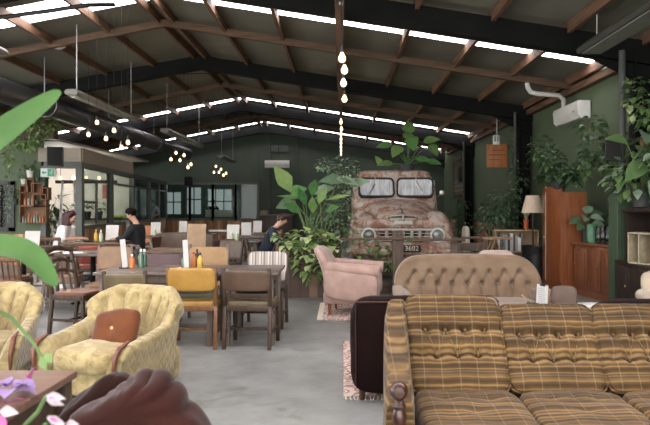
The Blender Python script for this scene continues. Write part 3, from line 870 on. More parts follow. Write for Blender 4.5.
def pad_chair(name, loc, rz, label, back, seat, fr, w=.46, top=.81, pad=(.57, .80), lower=True, group=None, seatpad=.07, lower_mat=None):
    """dining chair with an upholstered pad between two back posts; looks towards local +Y"""
    r = empty(name, loc, rz, label, 'chair', group)
    legs4(r, fr, w, .42, .42, .036, 0, top, .06)
    stretchers(r, fr, w, .42, .16)
    m = MB(); m.box((0, 0, .40), (w-.02, .41, .06), None, .006); m.build('seat_frame', fr, r)
    m = MB(); m.cushion((0, .01, .445), (w+.005, .44, seatpad), 5, (10, 10, 4)); m.build('seat', seat, r)
    zc = (pad[0]+pad[1])/2; y = -.21-.06*(zc-.42)/(top-.42)
    m = MB(); m.cushion((0, y+.005, zc), (w-.03, .055, pad[1]-pad[0]), 7, (10, 4, 8), rot=(R(8), 0, 0), disp=lambda a, b, c, N: Vector((0, -.02*(1-a*a), 0))); m.build('backrest', back, r)
    if lower:
        m = MB(); m.box((0, -.212, .525), (w-.07, .02, .05), (R(8), 0, 0), .004); m.build('back_rail', lower_mat or fr, r)
    return r
def slat_chair(name, loc, rz, label, fr, seat, top=.92, rails=(.90, .76, .64), slats=4, group=None, wavy=True, w=.45):
    r = empty(name, loc, rz, label, 'chair', group)
    legs4(r, fr, w, .42, .43, .036, 0, top, .09); stretchers(r, fr, w, .42, .16)
    m = MB(); m.box((0, 0, .41), (w, .43, .06), None, .006); m.build('seat_frame', fr, r)
    m = MB(); m.cushion((0, .01, .447), (w-.03, .41, .05), 5, (10, 10, 4)); m.build('seat', seat, r)
    yb = lambda z: -.19-.09*(z-.43)/(top-.43)
    for i, z in enumerate(rails):
        m = MB(); n = 12
        hgt = .055 if i == 0 else .04
        def fn(u, v):
            x = (u-.5)*(w-.02); a = 2*PI*v
            return Vector((x, yb(z)+.009*math.cos(a)-.03*(1-(2*u-1)**2), z+hgt/2*math.sin(a)+(.03*math.cos((u-.5)*2*PI)*.6 if wavy else 0)))
        m.grid(fn, 14, 8, False, True); m.build('back_rail', fr, r, angle=60)
    for i in range(slats):
        x = (-.5+(i+.5)/slats)*(w-.1); m = MB()
        m.bar((x, yb(.44)-.01, .44), (x, yb(rails[-1])-.02, rails[-1]), .025, .012, (1,0,0)); m.build('back_slat', fr, r)
    return r
def hoop_chair(name, loc, rz, label, fr, seat, group=None, top=.82):
    """bentwood chair: hoop back, upholstered inner pad, round seat"""
    r = empty(name, loc, rz, label, 'chair', group)
    for sx in (-1, 1):
        for sy in (-1, 1):
            m = MB(); m.tube([(sx*.2, sy*.2, 0), (sx*.16, sy*.155, .43)], [.014, .019], 8); m.build('leg', fr, r)
    m = MB(); m.tube([(.17*math.cos(2*PI*k/16), .17*math.sin(2*PI*k/16), .2) for k in range(17)], .009, 6, False); m.build('stretcher', fr, r)
    m = MB(); m.lathe([(.001, .42), (.2, .42), (.21, .44), (.2, .465), (.15, .475), (.001, .478)], 22); m.build('seat', seat, r)
    pts = [(-.19, -.15, .44), (-.205, -.19, .62)]+[(.2*math.cos(R(a)), -.2-.03*math.sin(R(a-0)), .66+(top-.66)*math.sin(R(a))) for a in range(170, 5, -15)]+[(.205, -.19, .62), (.19, -.15, .44)]
    m = MB(); m.tube(pts, .017, 8); m.build('back_hoop', fr, r)
    m = MB(); m.tube([(-.1, -.17, .46), (-.12, -.2, .6), (-.06, -.215, .73), (.06, -.215, .73), (.12, -.2, .6), (.1, -.17, .46)], .012, 8); m.build('back_splat', fr, r)
    return r
def plain_table(name, loc, rz, label, w, dp, h, top, legm, group=None, th=.035, lt=.06):
    r = empty(name, loc, rz, label, 'table', group)
    m = MB(); m.box((0, 0, h-th/2), (w, dp, th), None, .006); m.build('tabletop', top, r)
    m = MB()
    for s in (-1, 1):
        m.box((0, s*(dp/2-.07), h-th-.04), (w-.12, .022, .08)); m.box((s*(w/2-.07), 0, h-th-.04), (.022, dp-.12, .08))
    m.build('apron', legm, r, flat=True)
    for sx in (-1, 1):
        for sy in (-1, 1):
            m = MB(); m.box((sx*(w/2-.08), sy*(dp/2-.08), (h-th)/2), (lt, lt, h-th), None, .004); m.build('leg', legm, r)
    return r
def pedestal_table(name, loc, label, w, dp, h, top, group=None, rz=0):
    r = empty(name, loc, rz, label, 'table', group)
    m = MB(); m.box((0, 0, h-.02), (w, dp, .04), None, .006); m.build('tabletop', top, r)
    m = MB(); m.tube([(0, 0, .03), (0, 0, h-.04)], .035, 10); m.box((0, 0, h-.05), (.4, .4, .02)); m.build('pedestal', STEEL, r)
    m = MB(); m.box((0, 0, .015), (.46, .46, .03), None, .01); m.build('base', STEEL, r)
    return r
TOPD = wood('dark_table_top', '#4a3d36', '#655750', .3, 'x', .7); LEGD = wood('table_leg_brown', '#54463b', '#73655a', .5, 'z')
TOPM = wood('mid_table_top', '#54402f', '#755a43', .35, 'x', .8)
MT1 = plain_table('dining_table', (-1.86, 6.73, 0), 0, 'long dark wooden dining table behind the yellow armchair, with sauce bottles on it', 1.24, .86, .745, TOPD, LEGD, th=.03)
MT2 = plain_table('dining_table', (-.93, 6.73, 0), 0, 'short dark wooden table pushed against the long one, its end by the planter side', .60, .86, .745, TOPD, LEGD, th=.03)
pad_chair('dining_chair', (-1.47, 6.43, 0), R(2), 'mustard yellow vinyl dining chair with orange oak frame, back to the camera', MUST, MUST, OAKFR, .49, .81, (.58, .81), lower_mat=OLIVE)
pad_chair('dining_chair', (-.905, 6.43, 0), R(-5), 'dark framed dining chair with brown back pad and olive seat beside the mustard one', BRNV, OLB, DKFR, .49, .80, (.58, .79))
pad_chair('dining_chair', (-2.08, 6.28, 0), R(4), 'dark framed chair with olive brown back pad, mostly hidden by the yellow armchair', OLB, OLB, DKFR, .42, .79, (.60, .77))
slat_chair('ladderback_chair', (-2.93, 7.10, 0), R(-106), 'dark carved ladder back chair with brown leather seat at the end of the long table', DKFR, BRSEAT, .94, (.92, .79, .67), 3)
pad_chair('dining_chair', (-2.19, 7.55, 0), R(180), 'burgundy vinyl back chair on the far side of the long table', BURV, BURV, DKFR, .45, .83, (.58, .83))
pad_chair('dining_chair', (-1.68, 7.72, 0), R(178), 'orange tan padded chair with a grey top edge across from the mustard chair', TANV, TANV, GREYFR, .52, .93, (.58, .90))
pad_chair('dining_chair', (-2.86, 7.78, 0), R(182), 'tan leather back chair on the far side of the long table near its left end', TAN2, TAN2, GREYFR, .44, .92, (.60, .90))
def stripes():
    t = NT('grey_striped_cloth'); tc = t.n('ShaderNodeTexCoord'); sp = t.n('ShaderNodeSeparateXYZ'); t.l(tc.outputs['Object'], sp.inputs[0])
    f = t.math('FRACT', t.math('DIVIDE', sp.outputs['X'], .105))
    col = t.ramp(f, [(0, '#9c938a'), (.34, '#6b625a'), (.5, '#b5ada4'), (.66, '#857c73'), (.82, '#c0b8af')], 'CONSTANT')
    t.bsdf(col, .8, 0, t.bump(t.noise(t.coords(), 120, 2), .1), sheen=.2); return t.mat
pad_chair('dining_chair', (-.90, 7.45, 0), R(178), 'grey striped cloth back chair at the planter end of the tables', stripes(), DKV, DKFR, .50, .86, (.50, .86), lower=False)
slat_chair('slat_back_chair', (-4.45, 8.5, 0), R(6), 'low slat back wooden chair with reddish seat cut by the left edge', MIDFR, BRSEAT, .80, (.77, .70), 5, wavy=False)
slat_chair('slat_back_chair', (-3.75, 8.55, 0), R(-80), 'wooden chair with pale worn posts behind the drooping green leaf', GREYFR, BRSEAT, .86, (.83, .72), 3, wavy=False)

# ---------------------------------------------------------------- further tables, chairs, menus
pedestal_table('cafe_table', (-4.62, 9.2, 0), 'cafe table near the left edge under a standing menu', 1.0, .75, .74, TOPM)
plain_table('cafe_table', (-4.62, 12.05, 0), 0, 'wooden cafe table between the woman in white and the man in black', 1.15, .8, .74, TOPM, MIDFR)
pedestal_table('cafe_table', (-3.65, 9.3, 0), 'square dark table beyond the tan leather back chair', .8, .8, .74, TOPD)
pedestal_table('cafe_table', (-2.55, 9.9, 0), 'table carrying the large kraft board', .9, .7, .74, TOPM)
pedestal_table('cafe_table', (-4.15, 14.5, 0), 'cafe table with a menu stand, behind the man in black', .9, .75, .74, TOPM)
pedestal_table('cafe_table', (-3.55, 15.6, 0), 'cafe table with a menu stand by the boarded partition foot', .9, .75, .74, TOPM)
plain_table('cafe_table', (-2.05, 12.5, 0), 0, 'dark wooden cafe table with the nearest of three menu stands left of the planter', .95, .75, .74, TOPD, DKFR)
plain_table('cafe_table', (-2.05, 14.2, 0), 0, 'dark cafe table with the middle of three menu stands left of the planter', .9, .7, .74, TOPD, DKFR)
pedestal_table('cafe_table', (-2.0, 15.9, 0), 'cafe table with the farthest of three menu stands left of the planter', .8, .7, .74, TOPM)
plain_table('cafe_table', (-3.15, 17.6, 0), 0, 'pale topped table near the back glazing', 1.3, .7, .76, M('white_laminate', '#c9c6bf', rough=.4), MIDFR)
hoop_chair('bentwood_chair', (-3.25, 9.85, 0), R(10), 'bentwood hoop chair left of the kraft board, dark seat', GREYFR, DKV)
hoop_chair('bentwood_chair', (-3.0, 10.75, 0), R(-70), 'bentwood hoop chair holding the red cushion', GREYFR, GREYV)
hoop_chair('bentwood_chair', (-2.85, 11.6, 0), R(160), 'bentwood hoop chair just behind the red cushion chair', MIDFR, BRSEAT)
pad_chair('dining_chair', (-4.05, 10.25, 0), R(20), 'red vinyl chair beneath the table with the two diners', REDV, REDV, MIDFR, .42, .80, (.50, .79))
pad_chair('dining_chair', (-2.0, 10.6, 0), R(150), 'dark upholstered chair right of the kraft board', BRNV, BRNV, DKFR, .5, .84, (.5, .83))
pad_chair('dining_chair', (-2.28, 11.7, 0), R(30), 'maroon backed chair tucked at the menu table left of the planter', BURV, BURV, MIDFR, .42, .82, (.56, .82))
pad_chair('dining_chair', (-1.55, 13.1, 0), R(85), 'grey upholstered chair facing the nearest of the three menus', GREYV, GREYV, DKFR, .46, .88, (.50, .88))
slat_chair('slat_back_chair', (-1.45, 12.2, 0), R(95), 'red brown slat back chair beside the person in jeans', REDWOOD, BRSEAT, .95, (.92, .8), 3, wavy=False)
slat_chair('slat_back_chair', (-2.6, 13.6, 0), R(-85), 'brown slat back chair left of the middle menu table', MIDFR, BRSEAT, .9, (.88, .76), 3, wavy=False)
slat_chair('slat_back_chair', (-4.75, 9.95, 0), R(185), 'wooden chair behind the menu at the left edge', MIDFR, BRSEAT, .9, (.88, .76), 3, wavy=False)
pad_chair('dining_chair', (-3.3, 14.0, 0), R(20), 'brown padded chair before the partition foot menu tables', BRNV, BRNV, MIDFR, .46, .86, (.52, .86))
pad_chair('dining_chair', (-4.7, 15.3, 0), R(170), 'orange cloth chair at the foot of the boarded partition', vinyl('orange_cloth', '#a3582a', '#b96b38'), TANV, MIDFR, .46, .95, (.5, .95))
pad_chair('dining_chair', (-2.7, 16.4, 0), R(10), 'far brown padded chair before the pale topped table', BRNV, BRNV, MIDFR, .46, .86, (.52, .86))
hoop_chair('bentwood_chair', (-3.7, 17.0, 0), R(-60), 'far bentwood chair left of the pale topped table', MIDFR, BRSEAT)
# brown booth settee
def booth(loc, rz, label):
    r = empty('booth_settee', loc, rz, label, 'settee')
    m = MB(); m.cushion((0, .28, .62), (1.25, .16, .52), 6, 10); m.build('backrest', BRNV, r)
    m = MB(); m.cushion((0, 0, .38), (1.25, .5, .16), 6, 10); m.build('seat_cushion', TAN2, r)
    m = MB(); m.box((0, .08, .15), (1.2, .55, .3)); m.build('base', DKFR, r)
booth((-3.2, 12.7, 0), R(4), 'brown leather booth settee behind the kraft board')
WHITEP = M('menu_paper', '#b7b6b2', '#c2c1bd', rough=.7); BLACKP = M('black_plastic', '#171717', '#202020', rough=.4)
INK = M('grey_print', '#6c6c6c', rough=.8)
def menu(loc, rz, label, w=.21, h=.30, group=None, table_z=.745):
    r = empty('menu_stand', (loc[0], loc[1], table_z), rz, label, 'menu', group)
    m = MB(); m.box((0, 0, h/2+.02), (w, .004, h), (R(-8), 0, 0)); m.build('card', WHITEP, r, flat=True)
    m = MB(); m.box((0, 0, .012), (w*.8, .07, .024), None, .004); m.build('holder', MIDFR, r)
    return r
for (px, py, d, lab, w_) in ((35.5, 238, 9.2, 'white menu card standing near the left edge', .22), (114, 231, 12.2, 'white menu card between the two diners', .25),
        (157, 229, 14.5, 'white menu card straight behind the man in black', .22), (184, 228, 15.6, 'white menu card at the partition foot beside the light blue figure', .2),
        (234, 231, 12.5, 'nearest of three white menu cards left of the planter', .24), (247, 229, 14.2, 'middle of three white menu cards left of the planter', .22), (258, 227, 15.9, 'farthest of three white menu cards left of the planter', .22)):
    menu(((px-PX0)*d/F, d-.1), R(rnd.uniform(-8, 8)), lab, w_, .29)
m = MB(); m.box((0, 0, .20), (.29, .008, .38), (R(-9), 0, 0), .002); o = m.build('kraft_board', M('kraft_card', '#94785c', '#a3876a', rough=.85)); o.location = (-2.23, 9.75, .75); tag(o, 'large brown kraft board leaning upright on a table', 'board')
# things on the long table
def bottle(loc, label, body, cap, h=.17, r_=.032, group=None, name='sauce_bottle'):
    m = MB(); m.lathe([(.001, 0), (r_, 0), (r_, h*.55), (r_*.85, h*.66), (r_*.35, h*.8), (r_*.33, h*.92)], 14); o = m.build(name, body); o.location = loc; tag(o, label, 'bottle', group)
    m = MB(); m.lathe([(r_*.42, h*.86), (r_*.42, h), (.001, h)], 10); m.build('cap', cap, o); return o
GBOT = M('green_glass', '#3a5544', '#466552', rough=.12, spec=.6); ORB = M('orange_sauce', '#a85c28', '#b56a33', rough=.3); YEB = M('yellow_sauce', '#c99a35', rough=.3)
CLB = M('clear_grey_glass', '#7d8583', '#8f9694', rough=.12); REDC = M('red_plastic', '#9e2f22', rough=.4); DKB = M('dark_bottle', '#211512', rough=.15); WHC = M('white_plastic', '#d0cfca', rough=.4)
tz = .747
for px, py, d, lab, b, c_, h in ((132, 270, 6.75, 'orange sauce bottle beside the standing drinks list', ORB, WHC, .15), (141, 270, 6.8, 'green water bottle next to the drinks list', GBOT, WHC, .20), (144.5, 268, 6.95, 'second green water bottle, nearer the burgundy chair', GBOT, WHC, .19),
        (184.5, 270, 6.7, 'green water bottle left of the paper menu slip', GBOT, WHC, .17), (193.5, 270, 6.8, 'amber sauce bottle with red cap left of the clear jar', ORB, REDC, .17), (200, 270, 6.8, 'orange sauce bottle right of the amber one', YEB, BLACKP, .16), (197, 268, 6.95, 'dark soy bottle behind the orange sauce bottles', DKB, BLACKP, .19)):
    bottle(((px-PX0)*d/F, d, tz), lab, b, c_, h)
def slip(loc, rz, label, h):
    r = empty('drinks_list', loc, rz, label, 'menu')
    m = MB(); m.box((0, 0, h/2+.01), (.055, .005, h), (R(-6), R(-6), 0)); m.build('card', M('drinks_paper', '#a3a29e', '#adaca8', rough=.7), r, flat=True)
    m = MB(); m.box((0, .022, .05), (.05, .02, .10)); m.box((0, .01, .006), (.09, .07, .012)); m.build('holder', BLACKP, r, flat=True)
slip((-2.31, 6.72, tz), R(12), 'white drinks list in a black holder at the left of the long table', .30)
slip((-1.62, 6.6, tz), R(-8), 'tall white paper slip standing at the middle of the long table', .30)
# cushion on the bentwood chair, cups and bottles at the diners' table
scatter_cushion((-3.0, 10.62, .60), (R(-15), 0, R(10)), .3, 'small red cushion propped on a bentwood chair', False, M('red_weave', '#8d4034', '#a25244', rough=.85), 'scatter_cushion')
for px, d, lab, b in ((101, 12.0, 'clear green water bottle on the diners table', M('pale_green_glass', '#a7b48f', rough=.15)), (96, 12.1, 'oil bottle with yellow content on the diners table', YEB)):
    bottle(((px-PX0)*d/F, d, .745), lab, b, WHC, .22, .038)
for px, d, lab in ((155, 14.3, 'green cordial bottle left of the menu behind the man in black'), (160, 14.3, 'green cordial bottle right of the menu behind the man in black'), (232, 12.3, 'green bottle in front of the nearest of three menus'), (237, 12.3, 'pale bottle in front of the nearest of three menus')):
    bottle(((px-PX0)*d/F, d, .745), lab, M('pale_green_glass', '#a7b48f', rough=.15), WHC, .17, .033)
m = MB(); m.lathe([(.001, 0), (.07, 0), (.13, .018), (.125, .02), (.07, .006), (.001, .006)], 20); o = m.build('plate', BLACKP); o.location = (-4.75, 11.9, .745); tag(o, 'dark plate on the diners table', 'plate')
# ================================================================= the old rusted truck
def rustpaint(name='rusted_pale_paint', bias=0.0):
    t = NT(name); v = t.coords((1,1,1))
    n = t.noise(v, 3.4, 8, .7, 1.0); n2 = t.noise(v, 13, 6, .75); n3 = t.noise(v, 30, 3)
    f = t.math('ADD', t.math('ADD', t.math('MULTIPLY', n, .62), t.math('MULTIPLY', n2, .38)), bias)
    col = t.ramp(f, [(.36, '#b3aca2'), (.45, '#a19a92'), (.50, '#a69081'), (.54, '#8f6c5a'), (.61, '#7d5645'), (.69, '#573a2d')])
    col = t.mix(.25, col, t.ramp(n3, [(.3, '#7a7a7a'), (.7, '#ffffff')]), 'MULTIPLY')
    rg = t.ramp(f, [(.4, (.4,.4,.4,1)), (.6, (.85,.85,.85,1))])
    t.bsdf(col, rg, 0, t.bump(t.math('ADD', n2, t.math('MULTIPLY', n3, .4)), .25, .006), spec=.35); return t.mat
RP = rustpaint(bias=.012); RP2 = rustpaint('heavier_rust_paint', .03); RPL = rustpaint('paler_rust_paint', -.05)
CHRM = M('tarnished_chrome', '#8c8d89', '#a5a39b', scale=6, rough=.35, metal=.8); RUBBER = M('tyre_rubber', '#141414', '#1f1f1e', rough=.8)
def truck():
    r = empty('vintage_truck', (1.13, 11.5, .0), 0, 'old rusty pickup truck with split windscreen parked behind the plank fence', 'truck')
    # bonnet loft: y, half width, top z, side z, exponent
    secs = [(.02, .26, 1.185, 1.15), (.06, .36, 1.235, 1.15), (.16, .43, 1.275, 1.15), (.4, .52, 1.35, 1.14), (.8, .64, 1.44, 1.15), (1.2, .74, 1.51, 1.18), (1.55, .80, 1.555, 1.22)]
    def hood(u, v):
        t_ = u*(len(secs)-1); i_ = min(int(t_), len(secs)-2); f_ = t_-i_
        y, w, zt, zs = [secs[i_][q]*(1-f_)+secs[i_+1][q]*f_ for q in range(4)]
        a = PI*v; k = 2.6; c_, s_ = math.cos(a), math.sin(a); q = (abs(c_)**k+abs(s_)**k)**(1/k)
        ridge = .018*math.exp(-(c_/.06)**2)
        return Vector((c_/q*w, y+.09*(abs(c_/q))**2*(1-u), zs+(zt-zs)*s_/q+ridge))
    m = MB(); m.grid(hood, 40, 40); b = m.build('bonnet', RP, r, angle=50)
    m = MB()
    for s in (-1, 1): m.tube([(s*.31, .06, 1.165), (s*.44, .2, 1.16), (s*.54, .45, 1.165), (s*.66, .85, 1.18), (s*.76, 1.25, 1.205), (s*.82, 1.55, 1.235)], [.015, .026, .03, .03, .026, .015], 8)
    m.tube([(-.31, .06, 1.165), (-.16, .0, 1.145), (0, -.02, 1.14), (.16, .0, 1.145), (.31, .06, 1.165)], .014, 8); m.build('bonnet_lip', M('rust_seam_shadow', '#4a3126', '#5d4032', rough=.85), b)  # dark rust tone also paints in the shadow along the bonnet edge
    # scoop opening in the nose: dark slot with pale lip bars
    m = MB(); m.prism(rrect(.54, .075, .034, 5), -.012, .12, Matrix.Translation((0, .0, 1.195))); m.build('nose_intake', M('intake_dark', '#17130f', rough=.8), b, flat=True)
    m = MB()
    m.tube([(-.30, .02, 1.20), (-.2, -.03, 1.238), (0, -.045, 1.25), (.2, -.03, 1.238), (.30, .02, 1.20)], .013, 8)
    m.tube([(-.29, .02, 1.18), (-.2, -.03, 1.16), (0, -.045, 1.158), (.2, -.03, 1.16), (.29, .02, 1.18)], .015, 8)
    m.tube([(-.24, -.03, 1.185), (0, -.045, 1.19), (.24, -.03, 1.185)], .016, 8)
    m.build('intake_trim', RPL, b)
    m = MB(); m.tube([(0, .02, 1.24), (0, .10, 1.315), (0, .35, 1.365)], [.010, .018, .008], 8); m.tube([(0, -.05, 1.175), (0, -.04, 1.26)], .02, 8); m.build('bonnet_ornament', CHRM, b)
    # front panel, curved in plan, with the grille mouth
    def fp(x): return .0+.10*(abs(x)/.9)**2.4
    def front(u, v):
        x = (u-.5)*1.50; z = 1.02+.16*v
        return Vector((x, fp(x)-.04*math.sin(v*PI)+.05*v, z-.02*(abs(x)/.75)**2*v))
    m = MB(); m.grid(front, 40, 10)
    def lower(u, v):
        x = (u-.5)*1.70; z = .42+.34*v
        return Vector((x, fp(x)-.05*math.sin(v*PI*.9), z))
    m.grid(lower, 40, 8); m.build('front_panel', RP2, r, angle=60)
    m = MB()
    for x0, wd, c_ in ((-.105, .05, 0), (-.035, .05, 0), (.035, .05, 0), (.105, .05, 0)): m.box((x0, -.048, 1.115), (wd, .012, .045), None, .004)
    m.box((0, -.042, 1.115), (.34, .01, .065), None, .004)
    m.build('maker_plate', M('faded_white_badge', '#a9a39a', '#b9b3aa', rough=.6), r)
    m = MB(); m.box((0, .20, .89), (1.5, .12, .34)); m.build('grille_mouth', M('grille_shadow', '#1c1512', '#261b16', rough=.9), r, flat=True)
    for z, rr in ((.985, .028), (.80, .028), (.92, .012), (.86, .012)):
        m = MB(); m.tube([((k/12-.5)*1.05, fp((k/12-.5)*1.05)-.03, z) for k in range(13)], rr, 10); m.build('grille_bar', RPL, r)
    for x in (-.30, -.16, 0, .16, .30):
        m = MB(); m.cushion((x, .0, .895), (.055, .09, .19), 4, 6); m.build('grille_tooth', RPL if x else CHRM, r)
    # wings: rounded front fenders
    for s in (-1, 1):
        def fen(u, v):
            a = PI*u-0.0; k = 2.4
            # u: front -> over the top -> back ; v across
            ca, sa = math.cos(PI*u), math.sin(PI*u)
            y = .78-.80*math.copysign(abs(ca)**.85, ca); z = .50+.83*abs(sa)**.72
            b_ = (v-.5)*2; prof = (1-abs(b_)**2.6)**(1/2.6) if abs(b_) < 1 else 0
            cx = s*(.645+.04*sa)
            zz = .50+(z-.50)*(.25+.75*prof); yy = y+.16*(1-prof)*(1 if ca > 0 else -1)*abs(ca)
            return Vector((cx+b_*.30, yy, zz))
        m = MB(); m.grid(fen, 40, 24); w = m.build('front_wing', RP, r, angle=60)
        # headlamp
        T = Matrix.Translation((s*.625, .03, .885)) @ Euler((R(90), 0, 0)).to_matrix().to_4x4()
        m = MB(); m.lathe([(.115, -.1), (.14, -.02), (.145, .02), (.12, .03)], 24, (0,0,0), T); m.build('headlamp_surround', RP2, w)
        m = MB(); m.lathe([(.1, .02), (.138, .03), (.138, .055), (.112, .072), (.1, .05)], 24, (0,0,0), T); m.build('headlamp_ring', M('worn_pale_ring', '#b5b4ae', '#c6c4bd', rough=.4), w)
        m = MB(); m.lathe([(.104, .05), (.09, .066), (.05, .078), (.001, .082)], 22, (0,0,0), T); m.build('headlamp_lens', M('dusty_headlamp_lens', '#4c5553', '#7d8683', scale=14, rough=.2, spec=.7), w)
        m = MB(); m.cushion((s*.64, .0, .66), (.4, .12, .16), 4, 8); m.build('wing_apron', RP2, w)
        # tyres
        for y in (.85, 3.9):
            T2 = Matrix.Translation((s*.72, y, .39)) @ Euler((0, R(90), 0)).to_matrix().to_4x4()
            m = MB(); m.lathe([(.22, -.1), (.34, -.11), (.39, -.07), (.39, .07), (.34, .11), (.22, .1)], 26, (0,0,0), T2); t_ = m.build('tyre', RUBBER, r)
            m = MB(); m.lathe([(.001, -.05), (.2, -.06), (.23, -.1), (.23, .1), (.2, .06), (.001, .05)], 20, (0,0,0), T2); m.build('wheel_rim', RP2, t_)
    m = MB(); m.tube([(-.98, .12, .58), (-.9, -.06, .58), (-.4, -.12, .58), (.4, -.12, .58), (.9, -.06, .58), (.98, .12, .58)], .06, 12); m.build('bumper', RP2, r)
    # cab
    def cabfn(P, N=None): return P
    m = MB()
    def cabd(x, y, z, N):
        # lean the screen back, narrow to the roof
        Z = max(0, z)
        return Vector((-x*.07*Z, .24*Z*(1 if y < 0 else .25)*abs(y), 0))
    m.cushion((0, 2.22, 1.48), (1.80, 1.42, 1.36), 6, (24, 20, 24), disp=cabd); cab = m.build('cab', RP, r, angle=60)
    m = MB(); m.cushion((0, 2.30, 2.08), (1.56, 1.12, .20), 5, (20, 16, 6)); m.build('cab_roof', RP2, cab)
    m = MB(); m.box((0, 1.70, 2.165), (.03, .12, .035), None, .008); m.build('roof_seam', RP2, cab)
    def ypane(z): return 1.515+.215*max(0, (z-1.48))/.68-.0
    for s in (-1, 1):
        # rounded pane on the leaning screen
        zc, hh, ww = 1.80, .43, .76
        lean = math.atan2(.24, .62)
        T = Matrix.Translation((s*.40, 1.575, zc)) @ Euler((-lean*.92, 0, -s*R(7))).to_matrix().to_4x4()
        out = rrect(ww, hh, .10, 6); inn = rrect(ww-.07, hh-.07, .075, 6)
        n = len(out); m = MB()
        vs = [T @ Vector((x, -.035, z)) for x, z in out]+[T @ Vector((x, -.035, z)) for x, z in inn]+[T @ Vector((x, .05, z)) for x, z in out]+[T @ Vector((x, .0, z)) for x, z in inn]
        fs = []
        for i in range(n):
            j = (i+1) % n
            fs += [(i, j, n+j, n+i), (2*n+i, 2*n+j, j, i), (n+i, n+j, 3*n+j, 3*n+i)]
        m.add(vs, fs); m.build('windscreen_rubber', M('perished_rubber', '#1d1c1b', '#2a2927', rough=.8), cab, angle=30)
        m = MB(); m.prism(inn, -.015, .0, T); gl = m.build('windscreen_pane', dusty_glass(), cab, flat=True)
        m = MB(); bx = s*.03
        a0 = T @ Vector((-.0+.02*s, -.05, .17)); a1 = T @ Vector((.12*s-.12*(s < 0)*0, -.05, -.10)); a2 = T @ Vector((.02*s, -.06, .215))
        m.tube([a2, a0], .010, 6); m.tube([a0, a1], .008, 6); m.bar(T @ Vector((.03*s, -.045, .06)), T @ Vector((.16*s, -.045, -.15)), .010, .018); m.build('wiper', CHRM, cab)
        # side windows and door mirror
        m = MB(); m.prism(rrect(.62, .40, .08, 5), -.02, .02, Matrix.Translation((s*.855, 2.32, 1.80)) @ Euler((0, -s*R(7), R(90))).to_matrix().to_4x4()); m.build('side_pane', dusty_glass(), cab, flat=True)
        m = MB(); m.tube([(s*.86, 1.75, 1.60), (s*.95, 1.68, 1.66), (s*.97, 1.68, 1.70)], .010, 6); m.box((s*.975, 1.67, 1.70), (.10, .02, .09), None, .01); m.build('door_mirror', CHRM, cab)
    # cowl
    m = MB(); m.cushion((0, 1.66, 1.42), (1.66, .36, .30), 4, (16, 8, 8)); m.build('cowl', RP, r)
    # load bed
    m = MB(); m.box((0, 4.0, 1.0), (1.7, 2.1, .08)); 
    for s in (-1, 1): m.box((s*.82, 4.0, 1.2), (.06, 2.1, .42), None, .01)
    m.box((0, 5.02, 1.2), (1.7, .06, .42), None, .01); m.box((0, 2.98, 1.2), (1.7, .06, .42), None, .01); m.box((0, 3.4, .62), (.8, 3.2, .14))
    m.build('load_bed', RP2, r, flat=True)
    # number plate
    m = MB(); m.box((.135, -.19, .655), (.33, .01, .13), None, .008); p = m.build('number_plate', M('black_plate', '#141312', '#1d1b19', rough=.5), r)
    text_mesh('plate_characters', '3602', .125, M('plate_white', '#b7b3aa', rough=.6), p, (.135, -.197, .655), (R(90), 0, 0))
    m = MB(); m.box((.135, -.15, .655), (.06, .1, .04)); m.build('plate_bracket', RP2, p, flat=True)
def dusty_glass():
    if 'dusty_glass' in _mats: return _mats['dusty_glass']
    t = NT('dusty_glass'); v = t.coords((1, 1, 1))
    n = t.noise(t.coords((9, 2, 1.4)), 2.5, 5, .6)
    col = t.ramp(n, [(.3, '#7e8488'), (.55, '#a3a8ab'), (.75, '#bfc2c3')])
    t.bsdf(col, .22, 0, None, spec=.6); _mats['dusty_glass'] = t.mat; return t.mat
truck()

# ================================================================= plank planter, fence, sign post around it
PLK = planks('old_planter_boards', ['#54453a', '#6f594a', '#5e4c3e', '#7f6855', '#4c3e33', '#8f735a'], 'x', .14, .75)
PLKD = wood('weathered_post', '#3d332b', '#635347', .75, 'z', .8); PLKX = wood('weathered_rail', '#33291f', '#574638', .75, 'x', .8)
m = MB(); m.box((0, 0, .40), (1.02, .6, .80)); o = m.build('planter_box', PLK, flat=True); o.location = (-.50, 10.05, 0); tag(o, 'tall planter box of old vertical boards overflowing with pothos', 'planter')
m = MB(); m.box((0, -.02, .815), (1.08, .07, .04), None, .006); m.build('rim', PLKX, o)
m = MB(); m.box((0, 0, .80), (.94, .52, .02)); m.build('soil', M('potting_soil', '#1e1611', '#33261c', scale=30, rough=.95), o)
def post(loc, h, w, label):
    m = MB(); m.box((0, 0, h/2), (w, w, h), None, .012); o = m.build('fence_post', PLKD); o.location = loc; tag(o, label, 'post', 'posts of the truck fence'); return o
post((.885, 9.85, 0), 1.02, .17, 'thick weathered fence post in front of the truck grille')
post((1.80, 9.95, 0), .92, .12, 'slimmer fence post by the right wing of the truck')
m = MB()
for z, h in ((.14, .20), (.42, .20)): m.box((.40, 10.0, z), (.80, .04, h), None, .005)
o = m.build('plank_fence', PLKX); tag(o, 'low fence of dark planks between planter box and thick post', 'fence')
m = MB()
for z, h in ((.14, .22), (.42, .22)): m.box((1.355, 10.0, z), (.75, .04, h), None, .005)
o = m.build('plank_fence', PLKX); tag(o, 'low fence of dark planks right of the thick post, before the truck bumper', 'fence')
m = MB(); m.tube([(-.35, 9.83, .90), (.88, 9.73, .91), (1.93, 9.83, .885)], .018, 8); o = m.build('hand_rail', M('rusty_pipe', '#4b3a30', '#66503f', rough=.7)); tag(o, 'thin rusty pipe rail crossing in front of the headlamps', 'rail')
m = MB(); m.tube([(1.95, 10.3, .9), (2.28, 10.3, .9), (2.34, 10.3, .86), (2.36, 10.3, .75), (2.36, 10.3, .1)], .02, 8)
for z in (.066, .15, .3, .45, .6, .75): m.box((2.12, 10.3, z), (.44, .03, .13), None, .004)
